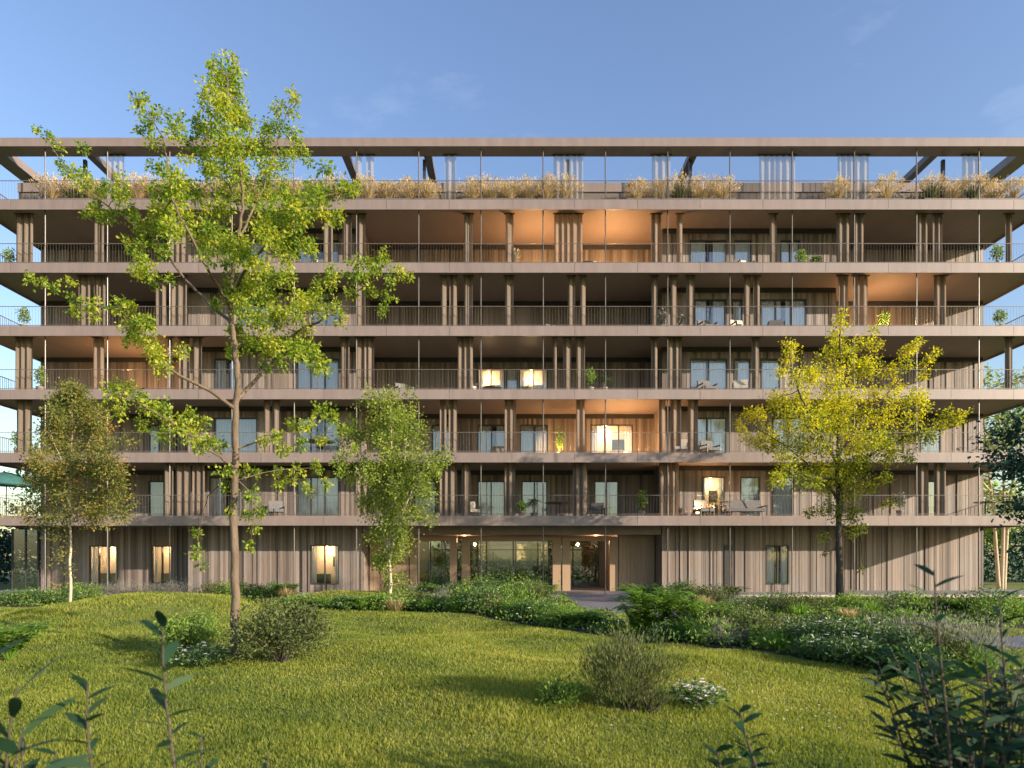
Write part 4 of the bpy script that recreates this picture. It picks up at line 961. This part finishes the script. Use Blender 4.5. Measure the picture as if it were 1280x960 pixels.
def table(px, fl, dy, label, r=.55):
    x, y = balcony_xy(px, dy); root = empty('table', (x, y, DECK[fl])); tag(root, label, 'table', 'tables on the balconies')
    m = MB(); m.lathe([(0,.715),(r,.715),(r,.745),(0,.745)], n=20); m.build('tabletop', M['darkmetal'], root)
    m = MB(); m.tube([(0,0,.02),(0,0,.715)], .035, n=10); m.build('pedestal', M['darkmetal'], root); m = MB(); m.lathe([(.28,0.003),(.28,.02),(.05,.03)], n=18); m.build('foot', M['darkmetal'], root)
for q in [(700,1,1.6,'dark round table at the centre of the first floor balcony',.75),(400,2,1.2,'dark round table on the left second floor balcony',.7),(735,5,2.0,'dark round table on the orange lit fifth floor balcony',.6),(615,3,2.6,'dark round table before the left lit third floor window',.5),(905,1,.9,'small dark table beside the first floor sofa',.3),(1232,1,1.2,'dark table at the right end of the first floor balcony',.5)]:
    table(*q)
# teal parasol on the left of the first floor
x, y = balcony_xy(8, 1.0); e = empty('parasol', (x, y, DECK[1])); tag(e, 'dark teal parasol at the left end of the first floor balcony', 'parasol')
m = MB(); m.lathe([(1.05,1.55),(1.0,1.62),(.8,1.86),(.5,2.05),(.2,2.15),(.02,2.18)], n=16); m.build('canopy', M['canvas'], e, smooth=True)
m = MB(); m.tube([(0,0,.02),(0,0,2.15)], .022, n=8); m.build('pole', M['darkmetal'], e); m = MB(); m.lathe([(.26,.003),(.26,.06),(.04,.08)], n=16); m.build('foot', M['darkmetal'], e)

# lamps that throw light up at the ceilings
def lamp(px, fl, dy, hh, e_, label):
    x, y = balcony_xy(px, dy); z = DECK[fl]
    root = empty('floor_lantern', (x, y, z)); tag(root, label, 'lamp', 'floor lanterns on the balconies')
    m = MB(); m.lathe([(.13,.003),(.13,.03),(.02,.05),(.02,hh-.2)], n=12); m.build('stand', M['darkmetal'], root)
    m = MB(); m.lathe([(.07,hh-.2),(.09,hh-.02)], n=14); m.build('lamp_shade', M['lampglow'], root, smooth=True)
    li = bpy.data.lights.new('lamp_light','POINT'); li.energy = e_; li.color = (1,.53,.21); li.shadow_soft_size = .12
    lo = bpy.data.objects.new('lamp_light', li); lo.parent = root; lo.location = (0,-.02,hh+.12); link(lo)
for q in [(668,5,1.9,.62,170,'glowing floor lantern on the fifth floor balcony left of the centre curtain'),(768,5,1.9,.62,230,'glowing floor lantern on the fifth floor balcony right of the centre curtain'),(1102,4,2.0,.6,150,'glowing floor lantern on the right fourth floor balcony'),(160,3,2.0,.5,110,'glowing floor lantern on the left third floor balcony'),(782,2,2.2,.42,230,'glowing floor lantern before the bright second floor window'),(698,2,2.4,.42,80,'glowing floor lantern left of the bright second floor window'),(872,1,1.2,.35,230,'glowing floor lantern by the lit first floor window')]:
    lamp(*q)
for k,(x,lab) in enumerate([(-2.6,'ceiling lamp in the entrance passage, left of two'),(4.6,'ceiling lamp in the entrance passage, right of two')]):
    root = empty('ceiling_lamp', (x, Y0+5.2, 3.05)); tag(root, lab, 'lamp', 'ceiling lamps in the passage'); m = MB(); m.lathe([(.10,-.03),(.10,-.001)], n=16); m.build('lamp_disc', M['lampglow'], root)
    li = bpy.data.lights.new('lamp_light','POINT'); li.energy = 40; li.color = (1,.6,.32); li.shadow_soft_size = .1; lo = bpy.data.objects.new('lamp_light', li); lo.parent = root; lo.location = (0,0,-.25); link(lo)

# hedges behind the building; the corner ones carry shade in dark teal leaves
def hedge(x0, x1, y, h, n, leafm, label, seed, ls=.2):
    rng = np.random.RandomState(seed); cx = (x0+x1)/2; root = empty('hedge', (cx, y, 0)); tag(root, label, 'hedge')
    pts = np.stack([rng.uniform(x0-cx,x1-cx,n), rng.uniform(-.8,.8,n), rng.uniform(0,1,n)**.8*h],1); pts[:,2] *= 1+.12*np.sin(pts[:,0]*1.7)+.07*np.sin(pts[:,0]*4.3)
    V, Fq = leaf_arrays(pts, rng.uniform(.7,1.4,n)*ls, rng, up=.5); mesh_np('foliage', V, Fq, leafm, root, np.clip(rng.normal(.45,.22,n),0,1))
    m = MB()
    for x in np.arange(x0-cx+.4, x1-cx, .8): m.tube([(x,0,-.05),(x+.1,0,h*.8)], [.035,.012], n=5)
    m.build('stems', M['darkbark'], root)
hedge(-9, 11, 49.8, 1.9, 9000, M['leaf_mid'], 'clipped green hedge in the rear garden beyond the passage', 77, .2)
hedge(26.5, 52, 50, 4.2, 12000, M['leaf_teal'], 'tall hedge with shade-dark leaves beyond the right corner of the building', 78, .3)
hedge(-52, -26.5, 47, 4.0, 12000, M['leaf_teal'], 'tall hedge with shade-dark leaves beyond the left corner of the building', 79, .3)

# ------------------------------------------------------------------ grass and ground cover
rng = np.random.RandomState(11); n = 1250000
u = rng.uniform(0,1,n); d0, d1 = 3.2, 29.4
d = 1.0/ (1/d0 + u*(1/d1-1/d0)) ** 1.0
d = d0*(d1/d0)**(u**.86)
x = rng.uniform(-1,1,n)*(d*1.1+3.6)
ok = ~on_path(x, d) & (d < TERR_Y-.2)
for p in BEDS.values(): ok &= ~inpoly(x, d, p)
x = x[ok]; d = d[ok]; n = len(x); print('grass blades', n)
z = H(x, d); hgt = rng.uniform(.014,.036,n)*(1+d*.03)*(1+.9*np.clip(np.sin(x*1.7+2*np.sin(d*1.3))*np.sin(d*2.1+x),0,1)); wd = .0032*(1+d*.16)
a = rng.uniform(0,6.283,n); lean = rng.uniform(.1,.8,n)*hgt; tip = np.stack([x+np.cos(a)*lean, d+np.sin(a)*lean, z+hgt],1); a2 = rng.uniform(0,3.1416,n)
b1 = np.stack([x-np.cos(a2)*wd, d-np.sin(a2)*wd, z-.005],1); b2 = np.stack([x+np.cos(a2)*wd, d+np.sin(a2)*wd, z-.005],1)
V = np.stack([b1,b2,tip],1).reshape(-1,3); Fq = np.arange(n*3).reshape(n,3)
patch = .53+.20*np.sin(x*.9+np.sin(d*.7)*2)*np.sin(d*.8+x*.5)+.14*np.sin(x*2.3+1.7*np.sin(d*1.9))*np.sin(d*2.6+1.3*np.sin(x*1.1))+.09*np.sin(x*5.1+d*3.3)*np.sin(d*6.1-x*2.0)
tag(mesh_np('grass', V, Fq, M['blade'], None, np.clip(rng.normal(0,.2,n)+patch,0,1)), 'short sunlit lawn grass', kind='stuff')

rng = np.random.RandomState(13); pts = []
for k, p in BEDS.items():
    xs = [q[0] for q in p]; ys = [q[1] for q in p]; A = (max(xs)-min(xs))*(max(ys)-min(ys)); m_ = int(A*95)
    px_ = rng.uniform(min(xs),max(xs),m_); py_ = rng.uniform(min(ys),max(ys),m_); ins = inpoly(px_,py_,p) & ~on_path(px_,py_); px_ = px_[ins]; py_ = py_[ins]
    cov = .5+.5*np.sin(px_*2.1+1)*np.sin(py_*1.7); pts.append(np.stack([px_,py_,H(px_,py_)+.02+rng.uniform(.02,.34,len(px_))*(.35+.65*cov)],1))
pts = np.concatenate(pts); n = len(pts); V, Fq = leaf_arrays(pts, rng.uniform(.05,.12,n), rng, up=.7)
tag(mesh_np('ground_cover', V, Fq, M['leaf_mid'], None, np.clip(rng.normal(.4,.22,n),0,1)), 'low leafy ground cover in the beds', kind='stuff')
# daisies scattered on the right of the lawn
n = 56; cx = np.concatenate([rng.normal(2.9,.45,n//2), rng.normal(2.2,.9,n-n//2)]); cy = np.concatenate([rng.normal(6.9,.5,n//2), rng.normal(7.6,1.4,n-n//2)]); c5 = np.repeat(np.stack([cx,cy,H(cx,cy)+.07],1),5,0)
a5 = np.tile(np.arange(5)*1.2566,n); dd = np.stack([np.cos(a5),np.sin(a5),np.full(5*n,.3)],1); V, Fq = leaf_arrays(c5, np.full(5*n,.017), rng, aspect=.9, up=3, dirs=dd*3)
tag(mesh_np('daisies', V, Fq, M['blossom'], None, np.clip(rng.normal(.6,.2,5*n),0,1)), 'tiny white daisies scattered in the right lawn', kind='stuff')

# ------------------------------------------------------------------ light, sky, camera
SUN = Vector((3.1, -1.78, 1.0)).normalized()
elev = math.asin(SUN.z); az = math.atan2(SUN.x, SUN.y)
sl = bpy.data.lights.new('sun', 'SUN'); sl.energy = 5.0; sl.angle = math.radians(.55); sl.color = (1.0, .84, .66)
so = bpy.data.objects.new('sun', sl); so.rotation_euler = (-SUN).to_track_quat('-Z', 'Y').to_euler(); so.location = (30, -20, 30); link(so)
wd = bpy.data.worlds.new('World'); SC.world = wd; wd.use_nodes = True; nt = wd.node_tree; nt.nodes.clear(); L = nt.links.new
sky = nt.nodes.new('ShaderNodeTexSky'); sky.sky_type = 'NISHITA'; sky.sun_disc = False; sky.sun_elevation = elev; sky.sun_rotation = az; sky.air_density = 1.4; sky.dust_density = 1.2; sky.ozone_density = 3.0
tc = nt.nodes.new('ShaderNodeTexCoord'); mp = nt.nodes.new('ShaderNodeMapping'); mp.inputs['Scale'].default_value = (2.2, 2.2, 6.0); L(tc.outputs['Generated'], mp.inputs['Vector'])
nz = nt.nodes.new('ShaderNodeTexNoise'); nz.inputs['Scale'].default_value = 1.7; nz.inputs['Detail'].default_value = 7; nz.inputs['Roughness'].default_value = .58; L(mp.outputs[0], nz.inputs['Vector'])
cr = ramp(nt, [(.60,(0,0,0)),(.85,(.14,.14,.14))]); L(nz.outputs['Fac'], cr.inputs[0])
mx = nt.nodes.new('ShaderNodeMix'); mx.data_type = 'RGBA'; L(cr.outputs[0], mx.inputs[0]); L(sky.outputs[0], mx.inputs[6]); mx.inputs[7].default_value = (6.5,6.6,7.2,1)
bg = nt.nodes.new('ShaderNodeBackground'); bg.inputs[1].default_value = .138; hv = nt.nodes.new('ShaderNodeHueSaturation'); hv.inputs['Hue'].default_value = .515; hv.inputs['Saturation'].default_value = 1.03; L(mx.outputs[2], hv.inputs['Color']); L(hv.outputs[0], bg.inputs[0]); wo = nt.nodes.new('ShaderNodeOutputWorld'); L(bg.outputs[0], wo.inputs[0])

cam = bpy.data.cameras.new('camera'); cam.sensor_width = 36; cam.lens = 36*F/1280; cam.shift_y = 220/1280; cam.clip_start = .1; cam.clip_end = 6000; cam.dof.use_dof = True; cam.dof.focus_distance = 18.0; cam.dof.aperture_fstop = 1.8
co = bpy.data.objects.new('camera', cam); co.location = (0,0,EYE); co.rotation_euler = (math.pi/2,0,0); link(co); SC.camera = co
SC.view_settings.view_transform = 'Standard'; SC.view_settings.look = 'None'; SC.view_settings.exposure = 1.03; SC.view_settings.gamma = 1; SC.view_settings.use_curve_mapping = False
SC.cycles.use_denoising = True; SC.cycles.max_bounces = 7; SC.cycles.diffuse_bounces = 4; SC.cycles.transparent_max_bounces = 12
